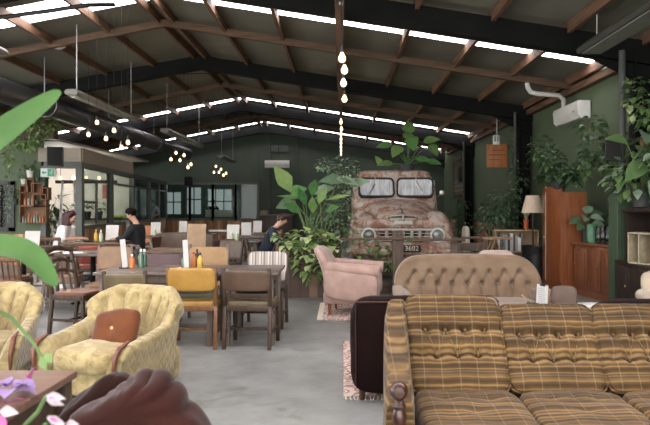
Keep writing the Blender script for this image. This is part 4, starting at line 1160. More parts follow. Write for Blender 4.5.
o = m.build('log_crate_panel', PLKD); tag(o, 'dark board panel with a bent pipe edge right of the truck fence', 'panel')
# tall white gate plate behind
m = MB(); m.cushion((2.24, 11.35, .53), (.10, .4, 1.06), 5, 8); o = m.build('cream_post', M('cream_paint', '#8f8678', '#9f9687', rough=.6)); tag(o, 'short cream painted round topped post right of the truck wing', 'post')
# ================================================================= furniture along the right wall
ARMW = wood('armoire_veneer', '#6a3416', '#8f4c23', .32, 'z', .8, coat=.25); SIDEW = wood('sideboard_veneer', '#5f3420', '#80492c', .36, 'z', .8, coat=.2)
SIDEX = wood('sideboard_top', '#5f3420', '#86502f', .3, 'x', .8, coat=.2); DKH = wood('black_brown_hutch', '#1c1411', '#33251d', .45, 'z', 1)
PALEW = wood('pale_pine', '#8f7353', '#b59a78', .5, 'z', 1); BRASS = M('brass', '#9a7a3c', '#b08d49', rough=.35, metal=.9)
def armoire():
    # local: front faces -X
    r = empty('armoire', (3.62, 10.85, 0), R(-4), 'tall red brown wardrobe with bowed doors standing by the green wall', 'wardrobe')
    L, D, Hh = 1.18, .40, 1.64
    def bow(y): return -.09*(1-(2*y/L)**2)
    n = 20
    poly = [(bow((k/n-.5)*L), (k/n-.5)*L) for k in range(n+1)]
    def solid(m, z0, z1, off=0, back=D):
        pts = [(x-off, y*(1+off*1.0)) for x, y in poly]+[(back, L/2*(1+off)), (back, -L/2*(1+off))]
        N = len(pts); vs = [(x, y, z0) for x, y in pts]+[(x, y, z1) for x, y in pts]
        m.add(vs, [tuple(range(N))[::-1], tuple(range(N, 2*N))]+[(i, (i+1) % N, (i+1) % N+N, i+N) for i in range(N)])
    m = MB(); solid(m, .12, Hh, -.012); m.build('carcass', ARMW, r, angle=30)
    m = MB(); solid(m, .0, .13, .01); m.build('plinth', ARMW, r, angle=30)
    for s in (-1, 1):
        m = MB(); k0, k1 = (0, n//2) if s < 0 else (n//2, n)
        pts = [(bow((k/n-.5)*L)-.012, (k/n-.5)*L) for k in range(k0, k1+1)]
        if s < 0: pts[-1] = (pts[-1][0], -.006)
        else: pts[0] = (pts[0][0], .006)
        N = len(pts); vs = []
        top = lambda y: Hh+.05+.05*(1-abs(2*y/L))-(.02*math.cos(abs(y)*14))
        vs += [(x, y, .15) for x, y in pts]+[(x, y, top(y)) for x, y in pts]+[(x+.03, y, .15) for x, y in pts]+[(x+.03, y, top(y)) for x, y in pts]
        fs = []
        for i in range(N-1):
            fs += [(i+1, i, N+i, N+i+1), (2*N+i, 2*N+i+1, 3*N+i+1, 3*N+i), (N+i, 3*N+i, 3*N+i+1, N+i+1)]
        fs += [(0, 2*N, 3*N, N), (2*N-1+N, N-1, 2*N-1, 4*N-1)]
        m.add(vs, fs); d = m.build('door', ARMW, r, angle=30)
        m = MB(); m.ell((bow(0)-.03, s*.06, .88), (.012, .012, .03), 8, 6); m.build('handle', BRASS, d)
    m = MB(); m.box((bow(0)-.018, 0, .9), (.012, .012, 1.5)); m.build('door_bead', PALEW, r, flat=True)
    m = MB(); m.box((bow(0)-.005, 0, Hh+.085), (.03, .10, .06), None, .012); m.build('crest', ARMW, r)
armoire()
def sideboard():
    r = empty('sideboard', (4.03, 9.66, 0), R(14), 'low brown sideboard with panelled doors between wardrobe and green column, plants on top', 'sideboard')
    L, D, Hh = .98, .40, .84
    m = MB(); m.box((.02+D/2-.2, 0, .46), (D, L, .72), None, .006); m.build('carcass', SIDEW, r)
    m = MB(); m.box((D/2-.2, 0, Hh-.015), (D+.06, L+.06, .035), None, .01); m.build('worktop', SIDEX, r)
    m = MB(); m.box((D/2-.2, 0, .05), (D-.04, L-.02, .1)); m.build('plinth', SIDEW, r, flat=True)
    for i in range(3):
        y = (-.5+(i+.5)/3)*L
        m = MB(); m.box((-.185, y, .44), (.022, L/3-.012, .62), None, .004); m.box((-.2, y, .44), (.016, L/3-.10, .50), None, .006); d = m.build('door', SIDEW, r)
        m = MB(); m.ell((-.22, y+(.11 if i else -.11)*(1 if i != 1 else -1), .5), (.014, .014, .014), 10, 6); m.build('knob', BRASS, d)
sideboard()
def hutch():
    r = empty('dark_hutch', (3.95, 7.95, 0), R(-3), 'black brown hutch with open shelves at the right edge under the climbing plants', 'cabinet')
    L = 1.5
    m = MB(); m.box((.05, 0, .33), (.5, L, .62), None, .006); m.build('carcass', DKH, r)
    m = MB()
    for y in (-L/2+.03, L/2-.03): m.box((.1, y, .98), (.36, .05, .70))
    m.box((.1, 0, 1.36), (.42, L+.08, .06), None, .01); m.box((.27, 0, .98), (.03, L, .7)); m.box((.05, 0, .655), (.54, L+.04, .035), None, .008)
    m.build('upper_shelf', DKH, r)
    for i in range(3):
        y = (-.5+(i+.5)/3)*L
        m = MB(); m.box((-.21, y, .34), (.022, L/3-.02, .54), None, .004); m.box((-.225, y, .34), (.014, L/3-.14, .40), None, .006); d = m.build('door', DKH, r)
        m = MB(); m.ell((-.24, y-.17, .36), (.012, .012, .02), 8, 6); m.build('knob', BRASS, d)
hutch()
def open_box(loc, rz, label):
    m = MB(); w, h, d = .36, .40, .26
    for x in (-w/2, 0.02, w/2): m.box((0, x, h/2), (d, .018, h))
    for z in (.009, h-.009): m.box((0, 0, z), (d, w+.02, .018))
    m.box((d/2, 0, h/2), (.012, w, h))
    o = m.build('pigeonhole_box', M('whitewashed_wood', '#8d8168', '#a99c80', scale=8, rough=.6), flat=True); o.location = loc; o.rotation_euler = (0, 0, rz); tag(o, label, 'box')
open_box((3.90, 8.05, .675), R(24), 'pale open fronted pigeonhole box on the shelf of the dark hutch')
# floor lamp behind the wardrobe
r = empty('floor_lamp', (3.66, 12.05, 0), 0, 'floor lamp with a beige cone shade beside the wardrobe', 'lamp')
m = MB(); m.lathe([(.15, 0), (.16, .015), (.14, .03), (.03, .05), (.001, .05)], 20); m.build('base', DARKWOOD, r)
m = MB(); m.tube([(0, 0, .04), (0, 0, 1.36)], .018, 10); m.build('pole', DARKWOOD, r)
m = MB(); m.lathe([(.215, 1.29), (.13, 1.62), (.126, 1.62), (.21, 1.29)], 28); m.build('lamp_shade', M('beige_lampshade', '#b9a48d', '#c8b49d', rough=.8), r)
# small bookshelf with vase, books and a tan stool
r = empty('low_bookshelf', (3.52, 12.75, 0), R(-6), 'low pale wooden bookshelf with an orange vase on top', 'bookshelf')
for x in (-.42, .42):
    m = MB(); m.box((x, 0, .47), (.03, .3, .94), None, .004); m.build('side_panel', PALEW, r)
for z in (.07, .50, .93):
    m = MB(); m.box((0, 0, z), (.86, .3, .03), None, .004); m.build('shelf', PALEW, r)
m = MB(); m.box((0, .14, .5), (.84, .015, .86)); m.build('back_panel', PALEW, r, flat=True)
bt = ['#d0d0cc', '#6b6f73', '#8d8f92', '#c5c3bd', '#40464d', '#b7b4ac', '#5a4b44', '#a1a4a6', '#dcdad5', '#74695c']
x = -.36; lab = ['white spine', 'slate spine', 'grey spine', 'off white spine', 'charcoal spine', 'cream spine', 'brown spine', 'light grey spine', 'brightest white spine', 'taupe spine']
for i in range(10):
    w_ = .035+.012*(i % 3); h_ = .27+.03*((i*7) % 4)
    m = MB(); m.box((0, 0, h_/2), (w_, .2, h_), None, .003); o = m.build('book', M('cover_%d' % i, bt[i], rough=.6)); p = place((3.52, 12.75, 0), R(-6), (x+w_/2, -.02, .516)); x += w_+.003
    o.location = p; o.rotation_euler = (0, 0, R(-6)); tag(o, 'book with %s upright on the upper level of the low bookshelf' % lab[i], 'book', 'books on the low bookshelf')
m = MB(); m.lathe([(.001, 0), (.04, 0), (.05, .03), (.045, .12), (.06, .2), (.056, .2), (.04, .12), (.001, .02)], 18); o = m.build('vase', M('orange_glaze', '#a8512a', '#bf6437', rough=.3)); o.location = (3.72, 12.7, .947); tag(o, 'orange vase with pale flowers on the low bookshelf', 'vase')
m = MB()
for k in range(9):
    a = k*2.4; m.tube([(0, 0, .15), (.05*math.cos(a), .05*math.sin(a), .30+.02*(k % 3))], .005, 5); m.ell((.05*math.cos(a), .05*math.sin(a), .31+.02*(k % 3)), (.022, .022, .02), 8, 5)
m.build('flowers', M('dried_flowers', '#a69a80', '#bdb298', rough=.9), o)
r = empty('trestle_stool', (2.95, 12.2, 0), R(4), 'tan wooden trestle stool with slanting legs left of the low bookshelf', 'stool')
m = MB(); m.box((0, 0, .80), (.62, .34, .04), None, .006); m.build('seat', PALEW, r)
for s in (-1, 1):
    for k in (-1, 1):
        m = MB(); m.bar((s*.26, k*.13, 0), (s*.02, k*.1, .78), .045, .03); m.build('leg', PALEW, r)
m = MB(); m.lathe([(.16, 0), (.19, .34), (.2, .36), (.19, .36), (.17, .06), (.001, .05)], 18); o = m.build('black_basket', BLACKP); o.location = (3.62, 11.75, .0); o.scale = (1.35, 1.35, 1.9); tag(o, 'large black basket standing between lamp and beige sofa', 'basket')
# side table with clipboard menu and newspaper, behind the beige sofa's right arm
r = empty('side_table', (2.17, 5.92, 0), R(6), 'low dark side table at the right arm of the beige sofa', 'table')
m = MB(); m.box((0, 0, .42), (.74, .42, .03), None, .006); m.build('tabletop', TOPM, r)
for sx in (-1, 1):
    for sy in (-1, 1):
        m = MB(); m.box((sx*.3, sy*.17, .2), (.04, .04, .4)); m.build('leg', MIDFR, r, flat=True)
def clip(loc, rz):
    r = empty('clipboard_menu', loc, rz, 'white printed menu on a clipboard leaning beside the beige sofa', 'menu')
    m = MB(); m.box((0, 0, .125), (.125, .012, .26), (R(-18), R(12), 0), .004); m.build('board', MIDFR, r)
    m = MB(); m.box((0, -.009, .125), (.112, .003, .24), (R(-18), R(12), 0)); m.build('sheet', M('clipboard_paper', '#a9a8a5', '#b3b2af', rough=.7), r, flat=True)
    m = MB()
    for k in range(9):
        z = .06+.018*k; m.box((.002*k-.014, -.0125+(z-.125)*math.tan(R(18)), z), (.07, .001, .0035), (R(-18), R(12), 0))
    m.build('printed_lines', INK, r, flat=True)
    m = MB(); m.box((.022, .028, .235), (.05, .02, .02), (R(-18), R(12), 0), .003); m.build('clip', BLACKP, r)
clip((1.86, 5.86, .437), R(8))
m = MB(); m.cushion((0, .0, .11), (.24, .09, .22), 4, 8, rot=(R(-20), 0, 0)); o = m.build('folded_menu_box', M('brown_card_box', '#4b3a31', '#5f4a3d', rough=.7)); o.location = (2.11, 5.98, .435); o.rotation_euler = (0, 0, R(-12)); tag(o, 'brown card box leaning behind the clipboard menu', 'box')
def magstack():
    for i, (c1, l) in enumerate((('#a9a8a4', 'lowest grey magazine'), ('#8b8f92', 'middle blue grey magazine'), ('#bab8b2', 'topmost pale magazine'))):
        m = MB(); m.box((0, 0, .009), (.3, .22, .018), None, .004); o = m.build('magazine', M('magazine_cover_%d' % i, c1, rough=.5)); o.location = (2.36, 5.90+.01*i, .4355+.0185*i); o.rotation_euler = (0, 0, R(8*i-5)); tag(o, l+' in the pile right of the clipboard', 'magazine', 'magazines on the side table')
magstack()
r = empty('pen_holder', (1.77, 5.84, .437), 0, 'black cutlery caddy with a wooden stick left of the clipboard', 'caddy')
m = MB(); m.box((0, 0, .04), (.1, .08, .08), None, .006); m.build('cup', BLACKP, r)
m = MB(); m.bar((.03, 0, .05), (-.10, 0, .15), .018, .012); m.build('stick', PALEW, r, flat=True)

# ================================================================= things on the right wall
AC = M('white_ac_plastic', '#c9c8c3', '#d3d2cd', rough=.35)
def heat_pump(name, loc, rz, label, L=1.0):
    r = empty(name, loc, rz, label, 'air conditioner')         # local: back at y=0, front towards -Y
    m = MB(); m.prism([(-.24, .10), (-.22, .16), (0, .16), (0, -.16), (-.16, -.16), (-.22, -.10)], -L/2, L/2, Euler((0, 0, R(90))).to_matrix().to_4x4() @ Matrix.Diagonal((1, 1, 1, 1))); m.build('housing', AC, r)
    m = MB(); m.box((0, -.17, -.145), (L*.9, .09, .012), (R(25), 0, 0), .004); m.build('louvre', M('grey_louvre', '#9fa09c', rough=.5), r)
    m = MB(); m.box((L*.36, -.245, -.02), (.05, .006, .03)); m.build('display', M('grey_display', '#70757a', rough=.3), r, flat=True)
    return r
heat_pump('heat_pump', (XR-.02, 12.0, 3.16), R(-90), 'white heat pump unit high on the right green wall', 1.3)
m = MB(); m.tube([(4.3, 12.2, 3.33), (4.26, 12.1, 3.46), (4.15, 12.05, 3.53), (3.72, 12.0, 3.55), (3.60, 12.0, 3.58), (3.55, 12.0, 3.66), (3.53, 12.0, 3.76)], .045, 10); o = m.build('drain_pipe', M('white_pipe', '#b7b6b0', '#c3c2bc', rough=.4)); tag(o, 'white bent pipe running from the right wall heat pump to the roof', 'pipe')
heat_pump('heat_pump', (-2.78, YB-.01, 3.26), 0, 'small white heat pump high on the far gable wall', 1.05)
for i, x in enumerate((-2.95, -2.5)):
    m = MB(); m.box((0, 0, 0), (.4, .05, .28), None, .01)
    for k in range(5): m.box((0, -.03, -.1+.05*k), (.36, .02, .03))
    o = m.build('wall_vent', M('grey_green_vent', '#4c544f', '#59615b', rough=.6)); o.location = (x, YB-.03, 3.95); tag(o, '%s of two grey louvre vents above the far heat pump' % ('left' if i == 0 else 'right'), 'vent', 'vents on the gable wall')
def speaker(loc, rz, label, s=(.24, .2, .36)):
    r = empty('wall_speaker', loc, rz, label, 'speaker')
    m = MB(); m.box((0, 0, 0), s, None, .012); m.build('cabinet', BLACKP, r)
    m = MB(); m.box((0, -s[1]/2-.004, 0), (s[0]*.88, .012, s[2]*.9), None, .004); m.build('grille', M('speaker_cloth', '#0f0f0f', '#1b1b1b', scale=200, rough=.9), r)
    m = MB(); m.box((0, s[1]/2+.06, 0), (.05, .14, .05)); m.build('bracket', STEEL, r, flat=True)
speaker((3.76, 8.72, 2.20), R(-25), 'black loudspeaker on the right hand column among leaves', (.21, .2, .32))
speaker((-6.60, 14.6, 2.56), R(20), 'large black loudspeaker on the left above the exit sign', (.34, .3, .44))
speaker((-6.55, 27.1, 2.5), R(15), 'black loudspeaker on the far glazing top', (.36, .3, .42))
# framed picture far right, hanging timber sign and its pictogram plate
r = empty('framed_picture', (XR-.04, 23.6, 2.5), R(-90), 'big framed picture between the far columns on the right wall', 'picture')
m = MB()
for s in (-1, 1): m.box((s*1.25, 0, 0), (.14, .07, 1.45), None, .01); m.box((0, 0, s*.68), (2.6, .07, .12), None, .01)
m.build('frame', wood('picture_frame_wood', '#4c2c18', '#74482a', .5, 'x'), r)
t = NT('abstract_print'); v = t.coords((1,1,1)); n1 = t.noise(v, 3, 3)
sp = t.n('ShaderNodeSeparateXYZ'); t.l(v, sp.inputs[0]); bars = t.math('GREATER_THAN', t.math('FRACT', t.math('MULTIPLY', t.math('ADD', sp.outputs['Z'], t.math('MULTIPLY', n1, .2)), 6)), .5)
col = t.mix(t.math('MULTIPLY', bars, t.math('LESS_THAN', sp.outputs['Z'], -.05)), t.ramp(n1, [(.35, '#2a3226'), (.6, '#6d6a57')]), '#8d8474')
t.bsdf(col, .5)
m = MB(); m.box((0, .0, 0), (2.42, .03, 1.28)); m.build('print', t.mat, r, flat=True)
m = MB(); m.box((.25, -.04, .1), (.8, .06, .55), None, .01); m.build('dark_panel', BLACKP, r)
r = empty('hanging_sign', (4.02, 16.3, 2.72), R(-10), 'orange timber sign board hanging on a pale rod from the roof', 'sign')
m = MB(); m.box((0, 0, 0), (.52, .035, .60), None, .006); m.build('board', wood('orange_sign_wood', '#8a4c20', '#b86e34', .5, 'z', .6), r)
m = MB(); m.box((0, -.02, .02), (.4, .006, .03)); m.box((-.06, -.02, -.1), (.26, .006, .025)); m.box((.03, -.02, .14), (.3, .006, .03)); m.build('carved_lines', M('burnt_lines', '#7d4722', rough=.7), r, flat=True)
m = MB()
m.tube([(0, 0, .3), (0, 0, 1.05)], .018, 8); m.build('rod', M('pale_rod', '#9b9c96', rough=.5), r)
m = MB(); m.box((-.02, -.05, .40), (.17, .05, .24), None, .015); pl = m.build('pictogram_plate', AC, r)
m = MB(); m.ell((-.05, -.085, .475), (.022, .008, .022), 10, 6); m.box((-.05, -.08, .405), (.035, .008, .085), None, .003); m.ell((.02, -.085, .47), (.018, .008, .018), 10, 6); m.box((.02, -.08, .405), (.028, .008, .075), None, .003); m.build('pictogram', M('pictogram_blue', '#4a5c70', rough=.5), pl)
m = MB(); m.box((0, 0, 0), (.11, .09, .13), None, .012); o = m.build('junction_box', AC); o.location = (3.86, 8.84, 1.66); tag(o, 'small white box on top of the green column boxing', 'box')
# ================================================================= plants
LF_MID = leafmat('leaf_mid_green', '#3a5a32', '#6c8c50'); LF_DARK = leafmat('leaf_dark_green', '#324d36', '#5b7a53'); LF_LITE = leafmat('leaf_fresh_green', '#4a7034', '#7d9a55')
LF_VAR = leafmat('leaf_pale_variegated', '#7f9a5a', '#b9c48c'); LF_BIG = leafmat('leaf_big_glossy', '#2f5a30', '#5d8f45', .35); LF_GREY = leafmat('leaf_grey_green', '#5a755d', '#93a88b')
STEM = M('plant_stem', '#3f5a2c', '#58743c', rough=.6); TWIG = M('woody_stem', '#4a3b2a', '#63503a', rough=.8)
TERRA = M('terracotta', '#7c4a33', '#93593f', rough=.8); POTG = M('dark_grey_pot', '#2d302f', '#393d3b', rough=.5); POTW = M('white_pot', '#b9b8b2', '#c8c7c1', rough=.4)
def rdir(g, up=.2, spread=1.0):
    a = g.uniform(0, 2*PI); return Vector((math.cos(a)*spread, math.sin(a)*spread, up))
def pot(r_, h, mat, parent, z=0):
    m = MB(); m.lathe([(.001, z), (r_*.72, z), (r_, z+h), (r_*.9, z+h), (r_*.86, z+h*.86), (.001, z+h*.85)], 20); return m.build('pot', mat, parent)
def foliage(parent, mats, blobs, seed, shape='heart', name='foliage', stems=None):
    """blobs: (centre, radii, leaf count, leaf length, width ratio, droop) in the plant's own frame"""
    g = random.Random(seed); m = MB()
    for c, rr, n, L, wr, dr in blobs:
        for i in range(n):
            d = Vector((g.gauss(0, 1), g.gauss(0, 1), g.gauss(0, 1))).normalized()
            k = g.uniform(.35, 1.0)**.6
            p = Vector(c)+Vector((d.x*rr[0], d.y*rr[1], d.z*rr[2]))*k
            l = L*g.uniform(.65, 1.2)
            m.mi = 0 if g.random() < .72 else min(1, len(mats)-1)
            m.leaf(p, Vector((d.x, d.y, d.z*.4-.15))+Vector((g.uniform(-.5, .5), g.uniform(-.5, .5), 0)), (g.uniform(-.3, .3), g.uniform(-.3, .3), 1), l, l*wr, dr*g.uniform(.4, 1.4), shape)
    o = m.build(name, mats, parent, weld=False, angle=80); return o
def stalks(parent, specs, mat=STEM, name='stems'):
    m = MB()
    for pts, r_ in specs: m.tube(pts, r_, 6)
    return m.build(name, mat, parent, angle=80)
def big_leaf_plant(name, loc, rz, label, leaves, pot_spec, mats=None, shape='heart', r_=.011, base=(0, 0, 0), cat='plant'):
    """leaves: (tip of stalk, leaf direction, length, width, droop)"""
    r = empty(name, loc, rz, label, cat)
    if pot_spec: pot(*pot_spec, r)
    b = Vector(base); st = []; m = MB(); g = random.Random(len(leaves)+int(loc[1]*10))
    for i, (p, d, L, W, dr) in enumerate(leaves):
        p = Vector(p); mid = (b+p)/2+Vector((0, 0, .12*(p-b).length)); st.append(([b, mid*.5+b*.25+p*.25, p], [r_, r_*.8, r_*.5]))
        m.mi = 0 if (i % 3 or not mats or len(mats) < 2) else 1
        m.leaf(p, d, (g.uniform(-.3, .3), -.8, .6), L, W, dr*.7, shape, .2)
    stalks(r, st); m.build('foliage', mats or [LF_BIG], r, weld=False, angle=80); return r
# pothos mass over the planter
r = empty('pothos_plant', (-.50, 10.05, .83), 0, 'variegated pothos trailing over the front of the plank planter', 'plant')
g = random.Random(5); m = MB()
for x0, L in ((-.36, .25), (-.2, .42), (-.06, .62), (.12, .38), (.26, .66), (.40, .85), (.5, .5)):
    y = -.34; m.tube([(x0*.8, -.1, 0), (x0, y, .02), (x0+.03, y-.01, -L*.5), (x0+.05*math.sin(L*9), y-.01, -L)], .006, 5)
m.build('vines', STEM, r, angle=80)
foliage(r, [LF_VAR, LF_LITE], [((.06, -.25, .08), (.40, .22, .13), 95, .145, .78, .6), ((-.30, -.33, -.02), (.14, .08, .12), 18, .14, .78, .7), ((-.06, -.36, -.20), (.12, .05, .34), 40, .15, .8, .7),
     ((.26, -.36, -.2), (.14, .05, .42), 52, .15, .8, .7), ((-.26, -.37, -.15), (.1, .05, .2), 12, .15, .8, .7), ((.05, -.38, -.32), (.22, .05, .26), 26, .15, .8, .7), ((.44, -.36, -.35), (.10, .05, .44), 40, .12, .8, .7), ((-.44, -.2, .10), (.12, .14, .08), 16, .12, .8, .5)], 11)
# broad leaved plants standing in the planter
Gz = .83
def pl(px, py, d): p = at(px, py, d); return (p.x+.5, p.y-10.05, p.z-Gz)
big_leaf_plant('elephant_ear', (-.50, 10.05, Gz), 0, 'tall big leaved plant rising above the pothos, one upright leaf to its left', [
    (pl(291, 192, 10.0), (-.55, -.1, 1.0), .50, .30, .25), (pl(291, 196, 10.0), (.9, -.25, .75), .30, .26, .5), (pl(302, 199, 9.95), (-1, -.35, .25), .42, .07, .25), (pl(326, 200, 10.0), (1, -.2, .30), .42, .08, .2),
    (pl(312, 196, 9.9), (.15, -.5, .9), .36, .17, .6), (pl(306, 205, 9.85), (-.3, -.4, 1), .34, .14, .5), (pl(318, 204, 9.85), (.4, -.3, 1), .33, .14, .5), (pl(300, 212, 9.8), (-.6, -.5, .5), .34, .18, .5), (pl(326, 212, 9.8), (.6, -.6, .5), .30, .15, .5), (pl(313, 213, 9.8), (0, -.5, 1), .32, .15, .5)],
    None, [LF_BIG, LF_LITE], 'lance')
big_leaf_plant('elephant_ear', (-.30, 10.3, Gz), 0, 'dark broad leaved plant behind the fresh green one in the planter', [
    (pl(306, 181, 10.4), (.9, -.3, .25), .62, .22, .55), (pl(322, 187, 10.4), (-1, -.3, -.1), .42, .2, .4), (pl(324, 178, 10.3), (1, -.2, -.05), .42, .18, .5), (pl(282, 203, 10.4), (-.8, -.3, .1), .36, .26, .7), (pl(338, 186, 10.4), (.7, -.4, .4), .4, .2, .5)],
    None, [LF_GREY, LF_DARK], 'lance')
r = empty('weeping_fig', (-.10, 10.8, 0), 0, 'leafy weeping fig filling the gap between planter and truck', 'plant')
pot(.2, .34, POTG, r)
stalks(r, [([(0, 0, .3), (.05, 0, .9), (-.02, .02, 1.5), (.08, 0, 2.1)], [.03, .026, .02, .008]), ([(.03, 0, .8), (.25, -.05, 1.3), (.3, -.05, 1.9)], [.02, .014, .006]), ([(0, 0, .7), (-.25, -.05, 1.2), (-.28, 0, 1.6)], [.02, .012, .006])], TWIG, 'trunk')
foliage(r, [LF_GREY, LF_MID], [((.0, 0, 1.55), (.33, .3, .42), 380, .095, .45, .5), ((.16, -.05, 2.0), (.28, .22, .28), 240, .09, .45, .5), ((-.1, -.12, 1.1), (.42, .25, .35), 260, .10, .5, .5), ((.14, -.12, 1.15), (.20, .18, .5), 180, .10, .5, .5), ((-.22, 0, 2.12), (.16, .14, .12), 60, .09, .45, .5)], 3, 'lance')
r = empty('trailing_vine', (.42, 9.93, .80), 0, 'green creeper hanging over the plank fence under the left headlamp', 'plant')
stalks(r, [([(-.3, 0, .12), (-.05, -.08, .08), (.1, -.08, -.2), (.12, -.08, -.5)], .006), ([(.1, -.08, .08), (.3, -.08, .02), (.34, -.09, -.4)], .006), ([(-.12, -.08, .1), (-.14, -.09, -.5)], .006)])
foliage(r, [LF_MID, LF_LITE], [((-.12, -.1, -.05), (.16, .06, .3), 30, .10, .7, .6), ((.15, -.1, .0), (.2, .07, .14), 24, .10, .7, .5), ((.33, -.1, -.15), (.08, .05, .25), 22, .09, .7, .6), ((.12, -.1, -.3), (.07, .05, .22), 20, .09, .7, .6), ((.62, -.1, .16), (.22, .06, .06), 9, .09, .7, .4)], 21)
# plant on the truck roof
_rp = [((-.28, 0, .42), (-1, -.2, .1), .28, .16, .5), ((-.12, -.05, .40), (-.5, -.6, -.4), .34, .24, .6), ((.02, 0, .52), (-.1, -.5, .6), .30, .22, .9), ((.04, -.05, .55), (.1, -.6, -.5), .38, .26, .4), ((.26, 0, .48), (.9, -.3, .3), .32, .18, .4), ((.36, 0, .44), (.4, -.5, -.6), .30, .2, .4),
    ((.12, -.05, .2), (1, -.4, .1), .34, .14, .6), ((-.25, -.05, .12), (-1, -.4, .2), .32, .14, .6), ((-.02, -.1, .22), (-.2, -.8, .0), .3, .2, .6), ((.3, -.1, .16), (.8, -.5, 0), .3, .14, .5), ((-.42, 0, .10), (-.5, -.2, .8), .22, .12, .2), ((.0, -.05, .62), (.05, -.5, .8), .3, .24, .8)]
big_leaf_plant('heart_leaf_philodendron', (1.45, 13.75, 2.17), 0, 'heart leaved plant on the cab roof of the old truck', [(tuple(c*1.35 for c in p), d, L*1.2, W*1.2, dr) for p, d, L, W, dr in _rp], (.16, .16, POTG), [LF_LITE, LF_BIG], 'heart', base=(0, 0, .13))
# plants on and by the wardrobe
def bush(name, loc, label, blobs, seed, mats, shape='heart', potm=None, pot_r=.13, pot_h=.2, stem=True, cat='plant'):
    r = empty(name, loc, 0, label, cat)
    if potm: pot(pot_r, pot_h, potm, r)
    if stem:
        g = random.Random(seed); z0 = pot_h*.8 if potm else 0
        stalks(r, [([(0, 0, z0), (c[0]*.4+g.uniform(-.03, .03), c[1]*.5, (z0+c[2])/2+.03), tuple(c)], [.008, .007, .004]) for c, *_ in blobs])
    foliage(r, mats, blobs, seed, shape); return r
bush('potted_ivy', (3.80, 11.1, 1.67), 'leafy plant on top of the tall wardrobe', [((0, 0, .30), (.36, .36, .18), 150, .13, .7, .5), ((-.14, -.1, .55), (.24, .24, .24), 100, .12, .6, .5), ((-.2, .3, .75), (.22, .2, .28), 80, .12, .55, .5), ((.15, -.3, .3), (.25, .2, .22), 70, .13, .7, .5)], 31, [LF_DARK, LF_MID], 'heart', POTG, .16, .18)
bush('hanging_pothos', (4.02, 9.9, 2.02), 'potted pothos in a dark hanging pot on the wall right of the wardrobe', [((-.02, 0, .28), (.24, .22, .24), 90, .13, .75, .6), ((-.1, -.05, .62), (.2, .18, .2), 50, .13, .75, .6), ((.12, 0, .1), (.22, .16, .14), 40, .12, .75, .7), ((-.16, 0, .0), (.1, .1, .2), 20, .12, .75, .7)], 32, [LF_MID, LF_GREY], 'heart', POTG, .11, .17)
m = MB(); m.tube([(4.02, 9.9, 2.18), (4.2, 9.9, 2.52), (4.49, 9.9, 2.56)], .010, 6); m.box((4.25, 9.9, 2.02), (.48, .16, .02)); o = m.build('wall_hook', STEEL, flat=True); tag(o, 'thin black wall bracket carrying the hanging pothos pot', 'bracket')
bush('rubber_plant', (3.35, 13.5, 0), 'dark leafy plant in front of the second column, left of the floor lamp', [((0, 0, 1.35), (.40, .3, .28), 120, .17, .45, .5), ((-.2, 0, 1.05), (.3, .25, .2), 60, .17, .45, .6), ((.15, -.05, 1.6), (.3, .25, .22), 70, .16, .45, .5), ((.2, 0, .95), (.2, .2, .25), 40, .16, .45, .5), ((.45, 0, 2.05), (.22, .2, .3), 60, .13, .45, .5)], 33, [LF_DARK, LF_GREY], 'lance', POTG, .2, .4)
bush('climbing_vine', (4.0, 14.65, 1.5), 'thin climber on the second column', [((0, -.05, .5), (.1, .08, .4), 30, .12, .6, .5), ((-.1, -.05, 1.35), (.1, .08, .3), 18, .13, .5, .5), ((.05, -.05, -.2), (.14, .1, .3), 30, .13, .6, .5)], 34, [LF_MID, LF_GREY], 'heart', None)
bush('wall_fern', (4.05, 20.9, 0), 'low leafy plant by the foot of the farther column past the truck', [((0, 0, .9), (.35, .3, .5), 90, .22, .4, .6), ((0, 0, 1.5), (.2, .2, .3), 30, .2, .4, .5)], 35, [LF_DARK, LF_MID], 'lance', POTG, .2, .35)
# sideboard plants
big_leaf_plant('monstera_pot', place((4.03, 9.66, 0), R(14), (-.05, .40, .846)), 0, 'drooping broad leaved plant in a black pot at the left end of the sideboard', [
    ((-.10, -.05, .36), (-1, -.3, .1), .24, .15, .8), ((-.04, -.1, .40), (-.4, -.8, .1), .24, .16, .8), ((.06, -.05, .40), (.6, -.7, .1), .24, .16, .8), ((-.08, -.1, .28), (-.8, -.7, -.1), .22, .15, .7), ((.08, -.08, .30), (.8, -.6, 0), .22, .15, .7), ((0, 0, .46), (.1, -.3, .5), .22, .15, .9), ((.1, 0, .44), (.9, 0, .4), .22, .14, .8)], (.085, .26, BLACKP), [LF_GREY, LF_DARK], 'heart', .006, (0, 0, .22))
m = MB(); m.lathe([(.001, 0), (.07, 0)]+[(.075+.006*(k % 2), .02+.022*k) for k in range(12)]+[(.06, .29), (.055, .29), (.05, .2), (.001, .02)], 22); o = m.build('ribbed_vase', M('jade_glaze', '#3c6a4d', '#5b8a68', rough=.25)); o.location = place((4.03, 9.66, 0), R(14), (-.06, .23, .846)); tag(o, 'ribbed jade green vase on the sideboard', 'vase')
for i, (y, h, lab) in enumerate(((.11, .24, 'nearest the jade vase'), (.0, .27, 'second from the jade vase'), (-.12, .25, 'third from the jade vase'), (-.24, .22, 'at the column end'))):
    m = MB(); m.lathe([(.001, 0), (.05, 0), (.056, .03), (.056, h*.8), (.04, h*.9), (.042, h), (.001, h)], 16); o = m.build('glass_jar', M('black_glass', '#101312', '#1b1f1e', rough=.12)); o.location = place((4.03, 9.66, 0), R(14), (-.02, y, .846)); tag(o, 'black glass jar on the sideboard, '+lab, 'jar', 'black jars on the sideboard')
bush('succulent', place((4.03, 9.66, 0), R(14), (.12, -.10, .846)), 'dark spiky plant behind the jars on the sideboard', [((0, 0, .40), (.12, .12, .12), 40, .11, .3, .2)], 36, [LF_DARK], 'lance', POTG, .07, .18)
